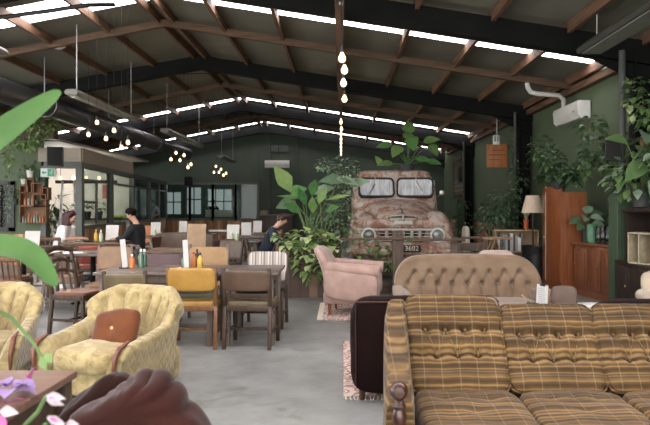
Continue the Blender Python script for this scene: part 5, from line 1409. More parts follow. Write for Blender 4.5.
# plants over the hutch and column at the right edge
bush('climbing_philodendron', (3.95, 8.3, 1.40), 'philodendron spreading over the dark hutch top at the right edge', [((-.10, .1, .42), (.34, .36, .26), 110, .17, .6, .6), ((.12, .0, .80), (.24, .25, .26), 70, .17, .6, .6), ((.10, -.4, .55), (.22, .45, .35), 100, .17, .6, .6), ((.22, .1, 1.15), (.2, .2, .22), 36, .16, .6, .6)], 41, [LF_MID, LF_GREY], 'lance', POTG, .15, .24)
big_leaf_plant('alocasia', (3.9, 8.2, 1.40), 0, 'big arrow leaved plant in front of the column at the right edge', [
    ((-.02, -.1, .55), (-.9, -.5, -.45), .44, .24, .35), ((.15, -.2, .35), (-.6, -.6, -.6), .42, .24, .3), ((.1, -.1, 1.18), (.9, -.4, .2), .40, .22, .4), ((-.2, 0, .85), (-1, -.3, .35), .34, .16, .5), ((.25, -.2, .8), (.5, -.6, -.2), .4, .22, .5), ((.0, -.1, .95), (-.3, -.7, -.2), .34, .2, .6)], None, [LF_GREY, LF_MID], 'heart', .01, (.1, 0, .05))
m = MB(); m.tube([(4.06, 8.5, 1.40), (4.06, 8.5, 2.35)], .035, 12); o = m.build('moss_pole', M('brown_moss_pole', '#5c4330', '#7d5d42', scale=30, rough=.95, bump=.4)); tag(o, 'brown moss pole among the leaves at the right edge', 'pole')
bush('ivy', (4.0, 8.65, 2.75), 'ivy hanging around the loudspeaker on the right column', [((.0, 0, .15), (.14, .1, .34), 50, .12, .7, .7), ((.15, -.2, .1), (.18, .2, .3), 50, .13, .7, .6)], 43, [LF_MID, LF_VAR], 'heart', None)
# trailing plant high on the left wall and its vine
r = empty('trailing_ivy', (-7.32, 15.12, 3.02), 0, 'bushy trailing plant spilling from the top of the left green wall', 'plant')
m = MB(); m.box((0, 0, .1), (1.0, .26, .2)); m.build('trough', PLKX, r, flat=True)
stalks(r, [([(-.4, -.1, .2), (-.52, -.2, -.4), (-.5, -.2, -1.2), (-.51, -.2, -2.0)], .007), ([(.1, -.1, .2), (.14, -.2, -.3)], .006)])
foliage(r, [LF_LITE, LF_VAR], [((.10, -.1, .30), (.48, .25, .28), 220, .13, .55, .6), ((-.12, -.18, .0), (.42, .16, .26), 170, .13, .6, .6), ((.40, -.1, .3), (.25, .2, .2), 60, .13, .5, .5), ((-.5, -.2, -.35), (.14, .07, .4), 50, .10, .7, .6)], 51)
foliage(r, [LF_MID, LF_GREY], [((-.51, -.2, -1.2), (.06, .05, .8), 44, .08, .7, .6)], 52, name='hanging_vine')
# ================================================================= people
SKIN = M('skin', '#b88a72', '#c4967e', scale=20, rough=.55); SKIN2 = M('skin_warm', '#a87a62', '#b5876e', scale=20, rough=.55)
def skin_chain(name, verts, edges, radii, mat, parent=None, root=0, sub=2):
    me = bpy.data.meshes.new(name); me.from_pydata([tuple(v) for v in verts], edges, []); o = bpy.data.objects.new(name, me); COL.objects.link(o)
    sk = o.modifiers.new('skin', 'SKIN'); sk.use_smooth_shade = True; sk.branch_smoothing = .3
    for i, v in enumerate(me.skin_vertices[0].data):
        rr = radii[i]; v.radius = rr if isinstance(rr, tuple) else (rr, rr); v.use_root = (i == root)
    ss = o.modifiers.new('sub', 'SUBSURF'); ss.levels = sub; ss.render_levels = sub
    dg = bpy.context.evaluated_depsgraph_get(); dg.update()
    m2 = bpy.data.meshes.new_from_object(o.evaluated_get(dg)); bpy.data.objects.remove(o)
    m2.materials.clear(); m2.materials.append(mat); m2.polygons.foreach_set('use_smooth', [True]*len(m2.polygons))
    o = bpy.data.objects.new(name, m2); COL.objects.link(o)
    if parent is not None: o.parent = parent
    return o
def person(loc, rz, label, J, skin, top, legs=None, hair=None, hair_long=False, shoe=None, sleeve=1.0, grp=None):
    """J: joints in the person's frame, looking towards local +Y; body is one surface, clothes and hair are children"""
    V_ = []; E = []; Rr = []; idx = {}
    def add(k, p, rad, par=None):
        idx[k] = len(V_); V_.append(Vector(p)); Rr.append(rad)
        if par is not None: E.append((idx[par], idx[k]))
    hd = Vector(J['head']); nk = Vector(J['neck']); ch = Vector(J['chest']); pe = Vector(J['pelvis'])
    up = (hd-nk).normalized(); fw = Vector(J.get('face', (0, 1, 0))).normalized()
    add('pelvis', pe, (.15, .11)); add('waist', pe*.5+ch*.5, (.13, .095), 'pelvis'); add('chest', ch, (.15, .105), 'waist')
    add('neckb', nk-up*.03, .056, 'chest'); add('neck', nk+up*.04, .052, 'neckb')
    add('jaw', hd-up*.055+fw*.018, (.064, .07), 'neck'); add('mid', hd+up*.01, (.079, .092), 'jaw'); add('crown', hd+up*.085-fw*.008, (.066, .078), 'mid')
    add('nose', hd-up*.012+fw*.108, .013, 'mid')
    for s, n in ((-1, 'l'), (1, 'r')):
        add('sh'+n, J['sh'+n], .062, 'chest'); add('el'+n, J['el'+n], .043, 'sh'+n); add('wr'+n, J['wr'+n], .028, 'el'+n)
        w = Vector(J['wr'+n]); d = (w-Vector(J['el'+n])).normalized(); add('pm'+n, w+d*.06, (.036, .022), 'wr'+n)
        if 'kn'+n in J:
            add('hp'+n, pe+Vector((s*.09, .01, -.03)), .10, 'pelvis'); add('kn'+n, J['kn'+n], .062, 'hp'+n); add('an'+n, J['an'+n], .04, 'kn'+n); a = Vector(J['an'+n]); add('to'+n, a+Vector((0, .15, -.05)), (.04, .028), 'an'+n)
        sd = d.cross(Vector((0, 0, 1))); sd = sd.normalized() if sd.length > .01 else Vector((1, 0, 0))
        for k, (o_, ln) in enumerate(((-.026, .052), (-.009, .064), (.009, .06), (.024, .046))):
            b = w+d*.085+sd*o_; add('f%s%d' % (n, k), b, .010, 'pm'+n); add('g%s%d' % (n, k), b+d*ln*.6+Vector((0, 0, -.008)), .0085, 'f%s%d' % (n, k)); add('h%s%d' % (n, k), b+d*ln*.9+Vector((0, 0, -.026)), .007, 'g%s%d' % (n, k))
        tb = w+d*.035-sd*s*.03; add('t%s' % n, tb, .012, 'pm'+n); add('u%s' % n, tb+d*.04-sd*s*.018, .009, 't%s' % n)
    body = skin_chain('person', V_, E, Rr, skin, None, 0, 2); body.location = loc; body.rotation_euler = (0, 0, rz); tag(body, label, 'person', grp)
    # ears, eyes, mouth
    side = fw.cross(up).normalized()
    for s in (-1, 1):
        m = MB(); m.ell(hd+side*s*.074-up*.01-fw*.01, (.012, .022, .032), 8, 6); m.build('ear', skin, body)
        m = MB(); m.ell(hd+side*s*.03+up*.018+fw*.085, (.013, .013, .008), 8, 6); m.build('eye', M('dark_eyes', '#1d1512', rough=.3), body)
    m = MB(); m.ell(hd-up*.058+fw*.082, (.024, .012, .007), 8, 6); m.build('mouth', M('lips', '#8a4a42', rough=.5), body)
    # top
    vs = []; es = []; rs = []; ix = {}
    def a2(k, p, rad, par=None):
        ix[k] = len(vs); vs.append(Vector(p)); rs.append(rad)
        if par: es.append((ix[par], ix[k]))
    a2('p', pe-Vector((0, 0, .03)), (.175, .135)); a2('w', pe*.5+ch*.5, (.158, .122), 'p'); a2('c', ch, (.172, .126), 'w'); a2('n', nk-up*.035, (.085, .08), 'c')
    for n in 'lr':
        sh, el, wr = Vector(J['sh'+n]), Vector(J['el'+n]), Vector(J['wr'+n]); a2('s'+n, sh, .082, 'c'); a2('e'+n, sh.lerp(el, min(1, sleeve*2)), .062, 's'+n)
        if sleeve > .55: a2('v'+n, el.lerp(wr, (sleeve-.5)*2*.93), .042, 'e'+n)
    skin_chain('top', vs, es, rs, top, body, 0, 2)
    if legs and 'knl' in J:
        vs = []; es = []; rs = []; ix = {}
        a2('p', pe-Vector((0, 0, .01)), (.165, .125))
        for s, n in ((-1, 'l'), (1, 'r')):
            kn, an = Vector(J['kn'+n]), Vector(J['an'+n]); a2('h'+n, pe+Vector((s*.09, .01, -.04)), .115, 'p'); a2('k'+n, kn, .08, 'h'+n); a2('a'+n, kn.lerp(an, .93), .062, 'k'+n)
        skin_chain('trousers', vs, es, rs, legs, body, 0, 2)
        m = MB()
        for n in 'lr': a = Vector(J['an'+n]); m.cushion(a+Vector((0, .07, -.04)), (.09, .27, .10), 3.5, 6)
        m.build('shoes', shoe or BLACKP, body)
    if hair:
        m = MB(); c = hd+up*.035-fw*.022
        def hd_(u, v):
            th = PI*u; ph = 2*PI*v
            d = up*math.cos(th)+side*math.sin(th)*math.cos(ph)+fw*math.sin(th)*math.sin(ph)
            f = d.dot(fw); k = 1.0
            if f > .25 and d.dot(up) < .55: k = .74
            if d.dot(up) < -.35 and not hair_long: k = .72
            n_ = noise.noise(d*4+hd)*.010
            return c+d*(.108*k+n_)+(-up*.02 if hair_long and f < 0 else Vector((0, 0, 0)))
        m.grid(hd_, 20, 26, False, True)
        if hair_long:
            m.cushion(hd-fw*.065-up*.11, (.19, .10, .30), 3, 8); m.cushion(hd-fw*.01-up*.07+side*.075, (.05, .10, .22), 3, 6); m.cushion(hd-fw*.01-up*.07-side*.075, (.05, .10, .22), 3, 6)
        m.build('hair', hair, body, angle=80)
    return body
HAIRR = M('dark_red_hair', '#2a1216', '#4a1c22', scale=30, rough=.5); HAIRB = M('black_hair', '#0d0a09', '#181210', scale=30, rough=.85, spec=.1); HAIRN = M('brown_hair', '#33221a', '#4c3427', scale=30, rough=.5)
WHT = M('white_cotton', '#cfd0d2', '#dfe0e2', scale=5, rough=.9); BLK = M('black_cotton', '#15161a', '#1f2024', scale=5, rough=.9); NAVY = M('navy_cotton', '#1a222e', '#252f3e', scale=5, rough=.9)
JEAN = M('blue_denim', '#42607f', '#5b7b9c', scale=12, rough=.9, bump=.2); LBLUE = M('light_blue_cotton', '#8fa3b5', '#a5b7c6', rough=.9); GRYT = M('grey_trousers', '#3a3b3e', '#47484b', rough=.9)
sit = dict(pelvis=(0, 0, .56), chest=(0, .05, .92), neck=(0, .07, 1.10), head=(0, .11, 1.245), shl=(-.19, .06, 1.03), shr=(.19, .06, 1.03), ell=(-.24, .18, .80), elr=(.24, .18, .80), wrl=(-.14, .42, .80), wrr=(.14, .42, .80), knl=(-.11, .44, .50), knr=(.11, .44, .50), anl=(-.11, .42, .09), anr=(.11, .42, .09), face=(0, 1, -.25))
def var(**k): d = dict(sit); d.update(k); return d
person((-5.40, 12.0, 0), R(-80), 'woman in a white top with dark red hair sitting at a cafe table', var(chest=(0, .12, .90), neck=(0, .18, 1.07), head=(0, .25, 1.20), shl=(-.2, .15, 1.01), shr=(.2, .15, 1.01), face=(0, 1, -.5)), SKIN, WHT, GRYT, HAIRR, True, None, .62)
person((-3.82, 12.0, 0), R(82), 'man in a black sweater with short dark hair reading across from the woman in white', var(head=(0, .17, 1.25), face=(0, 1, -.4)), SKIN2, BLK, GRYT, HAIRB, False)
pad_chair('dining_chair', (-5.44, 12.0, 0), R(-80), 'chair under the woman in the white top', BRNV, BRNV, MIDFR, .46, .84, (.55, .84))
pad_chair('dining_chair', (-3.77, 12.02, 0), R(82), 'chair under the man in the black sweater', BRNV, BRNV, MIDFR, .46, .84, (.55, .84))
person((-1.36, 11.0, 0), R(-84), 'person in a navy top and blue jeans sitting behind the planter plants', var(chest=(0, .14, .90), neck=(0, .24, 1.06), head=(0, .33, 1.17), shl=(-.19, .18, 1.01), shr=(.19, .18, 1.01)), SKIN, NAVY, JEAN, HAIRN, False)
pad_chair('dining_chair', (-1.38, 11.0, 0), R(-84), 'chair under the person in blue jeans', BRNV, BRNV, DKFR, .46, .84, (.55, .84))
stand = dict(pelvis=(0, 0, .92), chest=(0, .01, 1.28), neck=(0, .0, 1.47), head=(0, .03, 1.61), shl=(-.2, 0, 1.40), shr=(.2, 0, 1.40), ell=(-.30, -.04, 1.14), elr=(.30, -.04, 1.14), wrl=(-.16, .14, 1.02), wrr=(.16, .14, 1.02), knl=(-.1, .02, .5), knr=(.1, .02, .5), anl=(-.11, -.01, .09), anr=(.11, -.01, .09), face=(0, 1, 0))
person((-7.55, 25.2, 0), R(175), 'standing figure in a light blue shirt behind the kitchen glass', stand, SKIN, LBLUE, GRYT, HAIRB, False, None, .5)
st2 = dict(stand); st2.update(ell=(-.24, .05, 1.14), elr=(.24, .05, 1.14), wrl=(-.12, .28, 1.05), wrr=(.2, .26, .98))
person((-5.75, 28.4, 0), R(200), 'standing figure in black behind the far glazing', st2, SKIN2, BLK, GRYT, HAIRN, False, None, .5)
# ================================================================= lamps, duct, signs, kitchen
BULB = glow('warm_bulb_glass', '#ffd098', 4); CORD = M('black_cord', '#121212', rough=.6); SOCK = M('black_socket', '#1a1918', rough=.4)
def pendant(p, label, group):
    zt = roof(p.x)-.02; r = empty('pendant_bulb', (p.x, p.y, p.z), 0, label, 'lamp', group)
    m = MB(); m.tube([(0, 0, .06), (0, 0, zt-p.z)], .003, 5); m.build('cord', CORD, r)
    m = MB(); m.lathe([(.001, .10), (.016, .10), (.019, .04), (.015, .03), (.001, .03)], 10); m.build('socket', SOCK, r)
    m = MB(); m.lathe([(.001, -.048), (.02, -.042), (.031, -.022), (.032, -.006), (.023, .016), (.013, .036)], 14); m.build('bulb', BULB, r)
clA = [(97, 122, 'highest'), (88.5, 134, 'leftmost'), (106, 138, 'middle low'), (114, 130, 'right of the highest'), (128, 142, 'rightmost'), (121.5, 147, 'lowest')]
clB = [(176, 152.6, 'highest'), (184, 155, 'second highest'), (171, 159, 'leftmost'), (180, 160, 'centre'), (191, 164, 'rightmost'), (188, 167, 'lowest')]
clC = [(216, 166, 'highest'), (221, 169, 'second highest'), (214, 172, 'leftmost'), (219, 172, 'centre'), (223.5, 175, 'lowest'), (226, 173, 'rightmost')]
for cl, d, nm in ((clA, 11.0, 'cluster near the left duct'), (clB, 15.5, 'middle cluster'), (clC, 20.0, 'far small cluster')):
    for px, py, w_ in cl: pendant(at(px, py, d+rnd.uniform(-.3, .3)), '%s bulb of the %s of hanging bulbs' % (w_, nm), 'hanging bulbs, '+nm)
point('bulb_cluster_glow', (-4.0, 11.0, 2.45), 16); point('bulb_cluster_glow', (-3.9, 15.5, 2.4), 16); point('bulb_cluster_glow', (-3.9, 20, 2.4), 16)
# festoon under the middle purlin
r = empty('festoon_lights', (0, 0, 0), 0, 'string of warm round bulbs running under the middle roof timber', 'string lights')
zz = roof(0)-.28
m = MB(); m.tube([(0, 4, zz), (0, 7.9, zz), (0, 8.0, zz-.3)], .030, 8); m.tube([(.035, 4, zz), (.035, 8.0, zz-.1)], .012, 6); m.build('conduit', M('steel_conduit', '#5f6668', '#6e7577', rough=.4, metal=.5), r)
bz = [(342, 58, 8.0), (344.5, 70, 8.7), (343.5, 83, 9.6), (344.5, 99, 10.9), (341, 122, 13.9), (341.5, 129, 14.9), (341, 134, 16.0), (341, 139, 17.2), (341, 143, 18.4), (341, 147, 19.8), (341, 150.5, 21.4), (341, 154, 23.2)]
pts = [(0, 7.9, zz-.2)]
for i, (px, py, d) in enumerate(bz):
    p = at(px, py, d); pts.append((p.x, d, p.z+.15)); pts.append((p.x, d+.3, p.z+.22))
    k = 1 if d < 12 else .7; m = MB(); m.lathe([(.001, -.06), (.033*k, -.047*k), (.048*k, -.013*k), (.044*k, .016*k), (.026*k, .046*k), (.018*k, .075)], 14, (p.x, p.y, p.z)); b = m.build('bulb', BULB, r)
    m = MB(); m.lathe([(.022, .07), (.026, .15), (.001, .155)], 10, (p.x, p.y, p.z)); m.build('socket', SOCK, b)
m = MB(); m.tube(pts, .010, 6); m.build('cable', CORD, r)
point('festoon_glow', (.1, 9, 2.75), 14); point('festoon_glow', (.1, 15, 2.75), 10)
# round duct and its straps
DUCT = M('black_duct', '#1f2122', '#292b2c', scale=4, rough=.4)
m = MB(); x0 = -6.1; zc = 3.50
for y in range(3, 25, 2): m.tube([(x0, y, zc), (x0, y+1.96, zc)], .22, 24); m.tube([(x0, y+1.94, zc), (x0, y+2.02, zc)], .232, 24)
o = m.build('air_duct', DUCT); tag(o, 'long round black air duct under the left roof slope', 'duct')
for i, y in enumerate((13.0, 16.6, 20.6)):
    m = MB(); m.tube([(x0+.05*0+.25*math.cos(R(a)), y, zc+.25*math.sin(R(a))) for a in range(-180, 181, 20)], .007, 6, False); m.tube([(x0, y, zc+.25), (x0, y, roof(x0)-.05)], .010, 6); o = m.build('duct_strap', M('galvanised', '#8d9294', '#9da2a4', rough=.4, metal=.6)); tag(o, ['nearest', 'middle', 'farthest'][i]+' galvanised strap around the black duct', 'strap', 'duct straps')
# hanging strip lights
BATT = M('grey_batten', '#5a5a52', '#64645c', rough=.5); BATD = M('dark_batten', '#30322f', '#3a3c39', rough=.5)
def batten(loc, L, label, mat=BATT, w=.19):
    r = empty('strip_light', loc, 0, label, 'lamp')
    m = MB(); m.prism([(-w/2, 0), (w/2, 0), (w/2+.03, .05), (w/2-.01, .10), (-w/2+.01, .10), (-w/2-.03, .05)], -L/2, L/2); m.build('housing', mat, r, flat=True)
    m = MB(); m.box((0, 0, -.008), (w*.8, L*.96, .016)); m.build('diffuser', M('unlit_diffuser', '#6a6b65', '#747570', rough=.4), r, flat=True)
    for s in (-1, 1):
        m = MB(); m.tube([(0, s*(L/2-.25), .1), (0, s*(L/2-.25), roof(loc[0])-loc[2]-.02)], .009, 6); m.build('hanger', M('pale_wire', '#9fa19c', rough=.4), r)
batten((-4.75, 7.2, 3.5), 3.2, 'strip light cut by the left edge on slanting hangers'); batten((-4.85, 13.1, 3.42), 3.5, 'long strip light hanging left of centre beyond the first black rafter')
batten((-4.75, 19.2, 3.42), 4.4, 'strip light over the middle bulb cluster'); batten((-4.6, 25.6, 3.3), 3.0, 'farthest strip light near the gable wall')
batten((3.28, 6.85, 3.42), 3.0, 'dark strip light hanging at the upper right corner', BATD, .30)
m = MB(); m.lathe([(.001, 0), (.07, .005), (.13, .04), (.14, .07), (.001, .07)], 18); o = m.build('ceiling_sensor', AC); o.location = (-5.5, 12.3, roof(-5.5)-.17); tag(o, 'small white dome fixed to a roof timber at the upper left', 'sensor')
m = MB(); m.tube([(-5.75, 7.9, 3.68), (-4.32, 8.0, 3.80), (-3.7, 8.05, 3.90), (-3.3, 8.2, 4.02), (-3.2, 8.9, 4.25)], .03, 8); o = m.build('cable_bundle', CORD); tag(o, 'thick black cable bundle sagging across the upper left skylight', 'cable')
# exit sign
EXG = M('exit_green', '#1c7a55', '#23865f', rough=.4); EXW = glow('exit_sign_face', '#c9d8d2', .75)
r = empty('exit_sign', (-6.83, 14.75, 2.20), R(14), 'green and white running man exit sign with left arrow on the left wall', 'sign')
m = MB(); m.box((0, 0, 0), (.32, .09, .20), None, .012); m.build('housing', AC, r)
m = MB(); m.box((0, -.047, 0), (.30, .004, .18)); m.build('face', EXW, r, flat=True)
m = MB(); m.box((.065, -.051, 0), (.15, .004, .17)); m.build('green_panel', EXG, r, flat=True)
m = MB(); m.box((.065, -.054, -.005), (.045, .002, .012)); m.box((.0, 0, 0), (.001, .001, .001)); m.ell((.088, -.055, .052), (.014, .003, .014), 10, 6)
for a, b in (((.085, .035), (.07, -.005)), ((.07, -.005), (.095, -.035)), ((.095, -.035), (.085, -.07)), ((.07, -.005), (.05, -.03)), ((.05, -.03), (.025, -.035)), ((.082, .03), (.105, .01)), ((.082, .03), (.055, .025)), ((.055, .025), (.045, .005))):
    m.bar((a[0], -.055, a[1]), (b[0], -.055, b[1]), .003, .016, (0, 1, 0))
m.build('running_man', EXW, r, flat=True)
m = MB(); m.prism([(-.14, 0), (-.09, .045), (-.09, .018), (-.03, .018), (-.03, -.018), (-.09, -.018), (-.09, -.045)], -.052, -.049); m.build('arrow', EXG, r, flat=True)
m = MB(); m.box((0, .12, .02), (.05, .2, .05)); m.box((.01, .46, .02), (.05, .6, .04)); m.build('bracket', STEEL, r, flat=True)
# crate shelf on the left wall with its pots and bottles
SHW = wood('crate_wood', '#5e3b24', '#7e5436', .6, 'z', 1); SY = 15.24
r = empty('crate_shelf', (-7.40, SY, 1.46), 0, 'wall shelf of stacked wooden boxes on the left green wall', 'shelf')
cells = [(-.30, -.44, .62, .40), (-.30, -.02, .30, .30), (.02, -.04, .30, .28), (-.02, .27, .26, .24), (.20, .12, .17, .28), (-.30, .29, .18, .16), (-.14, .27, .16, .34)]
for x, z, w_, h_ in cells:
    m = MB()
    for xx in (x, x+w_): m.box((xx, 0, z+h_/2), (.02, .18, h_+.02))
    for z_ in (z, z+h_): m.box((x+w_/2, 0, z_), (w_, .18, .02))
    m.box((x+w_/2, .08, z+h_/2), (w_, .012, h_)); m.build('crate', SHW, r, flat=True)
def pot_plant(loc, label, potm, s=1.0, seed=1, mats=None):
    r = empty('small_potted_plant', loc, 0, label, 'plant'); pot(.06*s, .11*s, potm, r); foliage(r, mats or [LF_MID, LF_LITE], [((0, 0, .2*s), (.09*s, .09*s, .1*s), 30, .08*s, .5, .4)], seed, 'lance')
for i, (x, z, lab, pm, s) in enumerate(((-.22, .47, 'white potted plant on the upper left crate', POTW, 1.1), (-.06, .63, 'white potted plant on the tallest crate', POTW, 1.5), (.12, .53, 'small plant in a grey pot on the upper right crate', POTG, .9), (.28, .42, 'small plant at the right end of the crates', POTG, 1.0), (.10, -.02, 'little plant inside the middle right crate', POTG, .8), (-.42, -.0, 'bushy plant hanging off the left crate side', POTG, 1.3))):
    pot_plant((-7.40+x, SY-.07, 1.46+z+(.02 if i != 5 else 0)), lab, pm, s, 60+i)
for i in range(8):
    x = -.25+.068*i; m = MB(); h = .15+.03*(i % 3); m.lathe([(.001, 0), (.026, 0), (.026, h*.6), (.01, h*.8), (.01, h), (.001, h)], 10); o = m.build('glass_bottle', [CLB, GBOT, ORB, M('amber_glass', '#7a5128', '#8d6234', rough=.15)][i % 4]); o.location = (-7.40+x, SY-.03, 1.46-.428); tag(o, ['clear', 'green', 'orange', 'amber'][i % 4]+' bottle in the bottom crate, %s from its left side' % ['first', 'second', 'third', 'fourth', 'fifth', 'sixth', 'seventh', 'eighth'][i], 'bottle', 'bottles in the bottom crate')
for i in range(3):
    m = MB(); m.lathe([(.001, 0), (.03, 0), (.03, .12), (.018, .15), (.001, .15)], 10); o = m.build('glass_jar', [ORB, CLB, M('amber_glass', '#7a5128', '#8d6234', rough=.15)][i]); o.location = (-7.40-.2+.085*i, SY-.03, 1.46-.005); tag(o, ['orange', 'clear', 'amber'][i]+' jar in the middle left crate', 'jar')
# kitchen furniture seen through the glass
m = MB(); m.box((0, 0, .5), (2.6, .7, 1.0), None, .01); o = m.build('service_counter', CREAM); o.location = (-8.1, 20.0, 0); tag(o, 'cream service counter inside the kitchen', 'counter')
m = MB(); m.box((0, -.02, 1.02), (2.7, .8, .04)); m.build('counter_top', DKFR, o)
r = empty('kitchen_shelving', (-8.75, 17.4, 0), R(8), 'dark open shelving just inside the kitchen opening', 'shelving')
for x in (-.5, .5):
    m = MB(); m.box((x, 0, 1.0), (.04, .35, 2.0)); m.build('upright', STEEL, r, flat=True)
for z in (.3, .8, 1.25, 1.7):
    m = MB(); m.box((0, 0, z), (1.0, .35, .03)); m.build('shelf', DKFR, r, flat=True)
cc = ['#b9b6ad', '#5b4a3a', '#8d5a36', '#c8c4bb', '#3c4a3c', '#a38b55', '#7f8487', '#b5452f']
k = 0
for z in (.815, 1.265, 1.715):
    for i in range(5):
        m = MB(); h = .14+.05*((k*5) % 4); m.lathe([(.001, 0), (.06, 0), (.065, h*.7), (.04, h), (.001, h)], 12); o = m.build('storage_jar', M('jar_%d' % (k % 8), cc[k % 8], rough=.4)); o.location = place((-8.75, 17.4, 0), R(8), (-.38+.19*i, 0, z)); tag(o, 'storage jar on the %s shelf of the kitchen shelving, place %s from the left' % ({.815: 'low', 1.265: 'middle', 1.715: 'high'}[z], ['one', 'two', 'three', 'four', 'five'][i]), 'jar', 'jars on the kitchen shelving'); k += 1
r = empty('step_ladder', (-6.95, 16.1, 0), R(20), 'grey step ladder leaning just inside the kitchen opening', 'ladder')
for s in (-1, 1):
    m = MB(); m.bar((s*.22, -.35, 0), (s*.14, .1, 2.05), .05, .03); m.build('rail', M('aluminium', '#9a9c9c', '#a9abab', rough=.35, metal=.7), r, flat=True)
for i in range(6):
    m = MB(); z = .3+.3*i; m.box((0, -.35+.45*z/2.05, z), (.36, .08, .025)); m.build('step', M('aluminium', '#9a9c9c', '#a9abab', rough=.35, metal=.7), r, flat=True)
bush('dark_palm', (-7.6, 16.6, 0), 'dark leafy palm silhouetted in the kitchen opening', [((0, 0, 1.1), (.4, .3, .35), 70, .34, .22, .9), ((.1, 0, 1.45), (.35, .3, .25), 40, .34, .2, .9), ((-.1, 0, .7), (.4, .3, .3), 40, .3, .25, .8)], 71, [LF_DARK], 'lance', BLACKP, .2, .4)
m = MB(); m.box((0, 0, 0), (.34, .03, .50), None, .01); o = m.build('red_poster', M('faded_red_print', '#a84a40', '#bd5c50', rough=.7)); o.location = (-8.35, 22.57, 1.95); tag(o, 'faded red poster on the cream kitchen wall', 'poster')
for i, (x, y) in enumerate(((-7.6, 19.85), (-7.95, 19.8), (-8.3, 19.9))):
    pot_plant((x, y, 1.04), ['right', 'middle', 'left'][i]+' bushy green pot plant on the kitchen counter', POTG, 2.0, 80+i, [LF_LITE, LF_MID])
m = MB(); m.cushion((0, 0, .05), (.5, .3, .1), 4, 6); o = m.build('lime_tray', M('lime_plastic', '#8fae2d', '#a3c03d', rough=.4)); o.location = (-7.05, 20.0, 1.04); tag(o, 'lime green tray on the kitchen counter', 'tray')
r = empty('rail_lamp', (-7.9, 19.6, 2.18), 0, 'black hanging rail lamp with a row of bulbs over the kitchen counter', 'lamp')
m = MB(); m.box((0, 0, 0), (1.9, .08, .10), None, .01)
for s in (-1, 1): m.tube([(s*.8, 0, .05), (s*.8, 0, .84)], .008, 5)
m.build('rail', STEEL, r)
for i in range(5):
    m = MB(); m.ell((-.8+.4*i, 0, .12), (.05, .05, .06), 10, 8); m.build('bulb', BULB, r)
# counter with a printer by the gable wall, right of the glazing
r = empty('waiter_station', (-2.75, 26.9, 0), 0, 'dark waiter station with stacked trays against the gable wall', 'cabinet')
m = MB(); m.box((0, 0, .52), (1.4, .6, 1.04), None, .01); m.build('carcass', DKFR, r)
m = MB(); m.box((0, -.02, 1.06), (1.5, .66, .04)); m.build('worktop', M('black_worktop', '#16181a', rough=.3), r, flat=True)
for i, z in enumerate((1.30, 1.5)):
    m = MB(); m.box((.2, .05, z), (1.0, .3, .03)); m.build('shelf', DKFR, r, flat=True)
m = MB()
for x in (-.28, .68): m.box((x, .05, 1.3), (.03, .3, .46))
m.build('upright', DKFR, r, flat=True)
m = MB(); m.box((0, 0, .08), (.30, .3, .16), None, .02); o = m.build('card_box', M('tan_card', '#8a6a4c', '#9b7a5a', rough=.8)); o.location = (-3.26, 26.8, 1.08); tag(o, 'tan box on the waiter station by the gable wall', 'box')
# furniture in the far room behind the glazing
for i, x in enumerate((-6.6, -5.4, -4.3)):
    pedestal_table('cafe_table', (x, 30.0+.4*(i % 2), 0), ['left', 'middle', 'right'][i]+' small table in the room behind the far glazing', .8, .7, .75, M('white_laminate', '#c9c6bf', rough=.4))
m = MB(); m.box((0, 0, 0), (1.2, .03, .32), None, .01); o = m.build('white_banner', WHC); o.location = (-5.35, 27.75, 1.12); tag(o, 'white panel standing low behind the far glazing', 'panel'); 
m = MB(); m.box((0, 0, .48), (1.3, .12, .96)); o2 = m.build('counter_wall', DKFR, flat=True); o2.location = (-5.35, 27.86, 0); tag(o2, 'low dark counter carrying the white panel behind the far glazing', 'counter')
# rugs
def rugmat():
    t = NT('patterned_rug'); v = t.coords(); sp = t.n('ShaderNodeSeparateXYZ'); t.l(v, sp.inputs[0])
    vo = t.n('ShaderNodeTexVoronoi'); vo.inputs['Scale'].default_value = 11; t.l(v, vo.inputs['Vector'])
    col = t.ramp(vo.outputs['Distance'], [(.1, '#a06f66'), (.3, '#c0b2a4'), (.45, '#8a6a64'), (.65, '#b9a699')], 'CONSTANT')
    t.bsdf(col, .95, 0, t.bump(t.noise(v, 120, 2), .4), spec=.1); return t.mat
RUG = rugmat(); FR = M('cream_fringe', '#b5aa97', '#c6bba8', scale=40, rough=.95)
def rug(loc, rz, w_, l_, label):
    r = empty('rug', loc, rz, label, 'rug')
    m = MB(); m.box((0, 0, .006), (w_, l_, .012), None, .004); m.build('pile', RUG, r)
    for s in (-1, 1):
        m = MB()
        for k in range(int(w_/.03)): m.tube([(-w_/2+.015+.03*k, s*l_/2, .008), (-w_/2+.015+.03*k+rnd.uniform(-.01, .01), s*(l_/2+.07), .004)], .006, 4)
        m.build('fringe', FR, r)
rug((.42, 8.5, 0), R(90), 1.4, 1.3, 'fringed patterned rug under the pink armchair'); rug((.62, 5.6, 0), 0, 1.2, 1.9, 'fringed red and cream rug edging out left of the burgundy armchair')
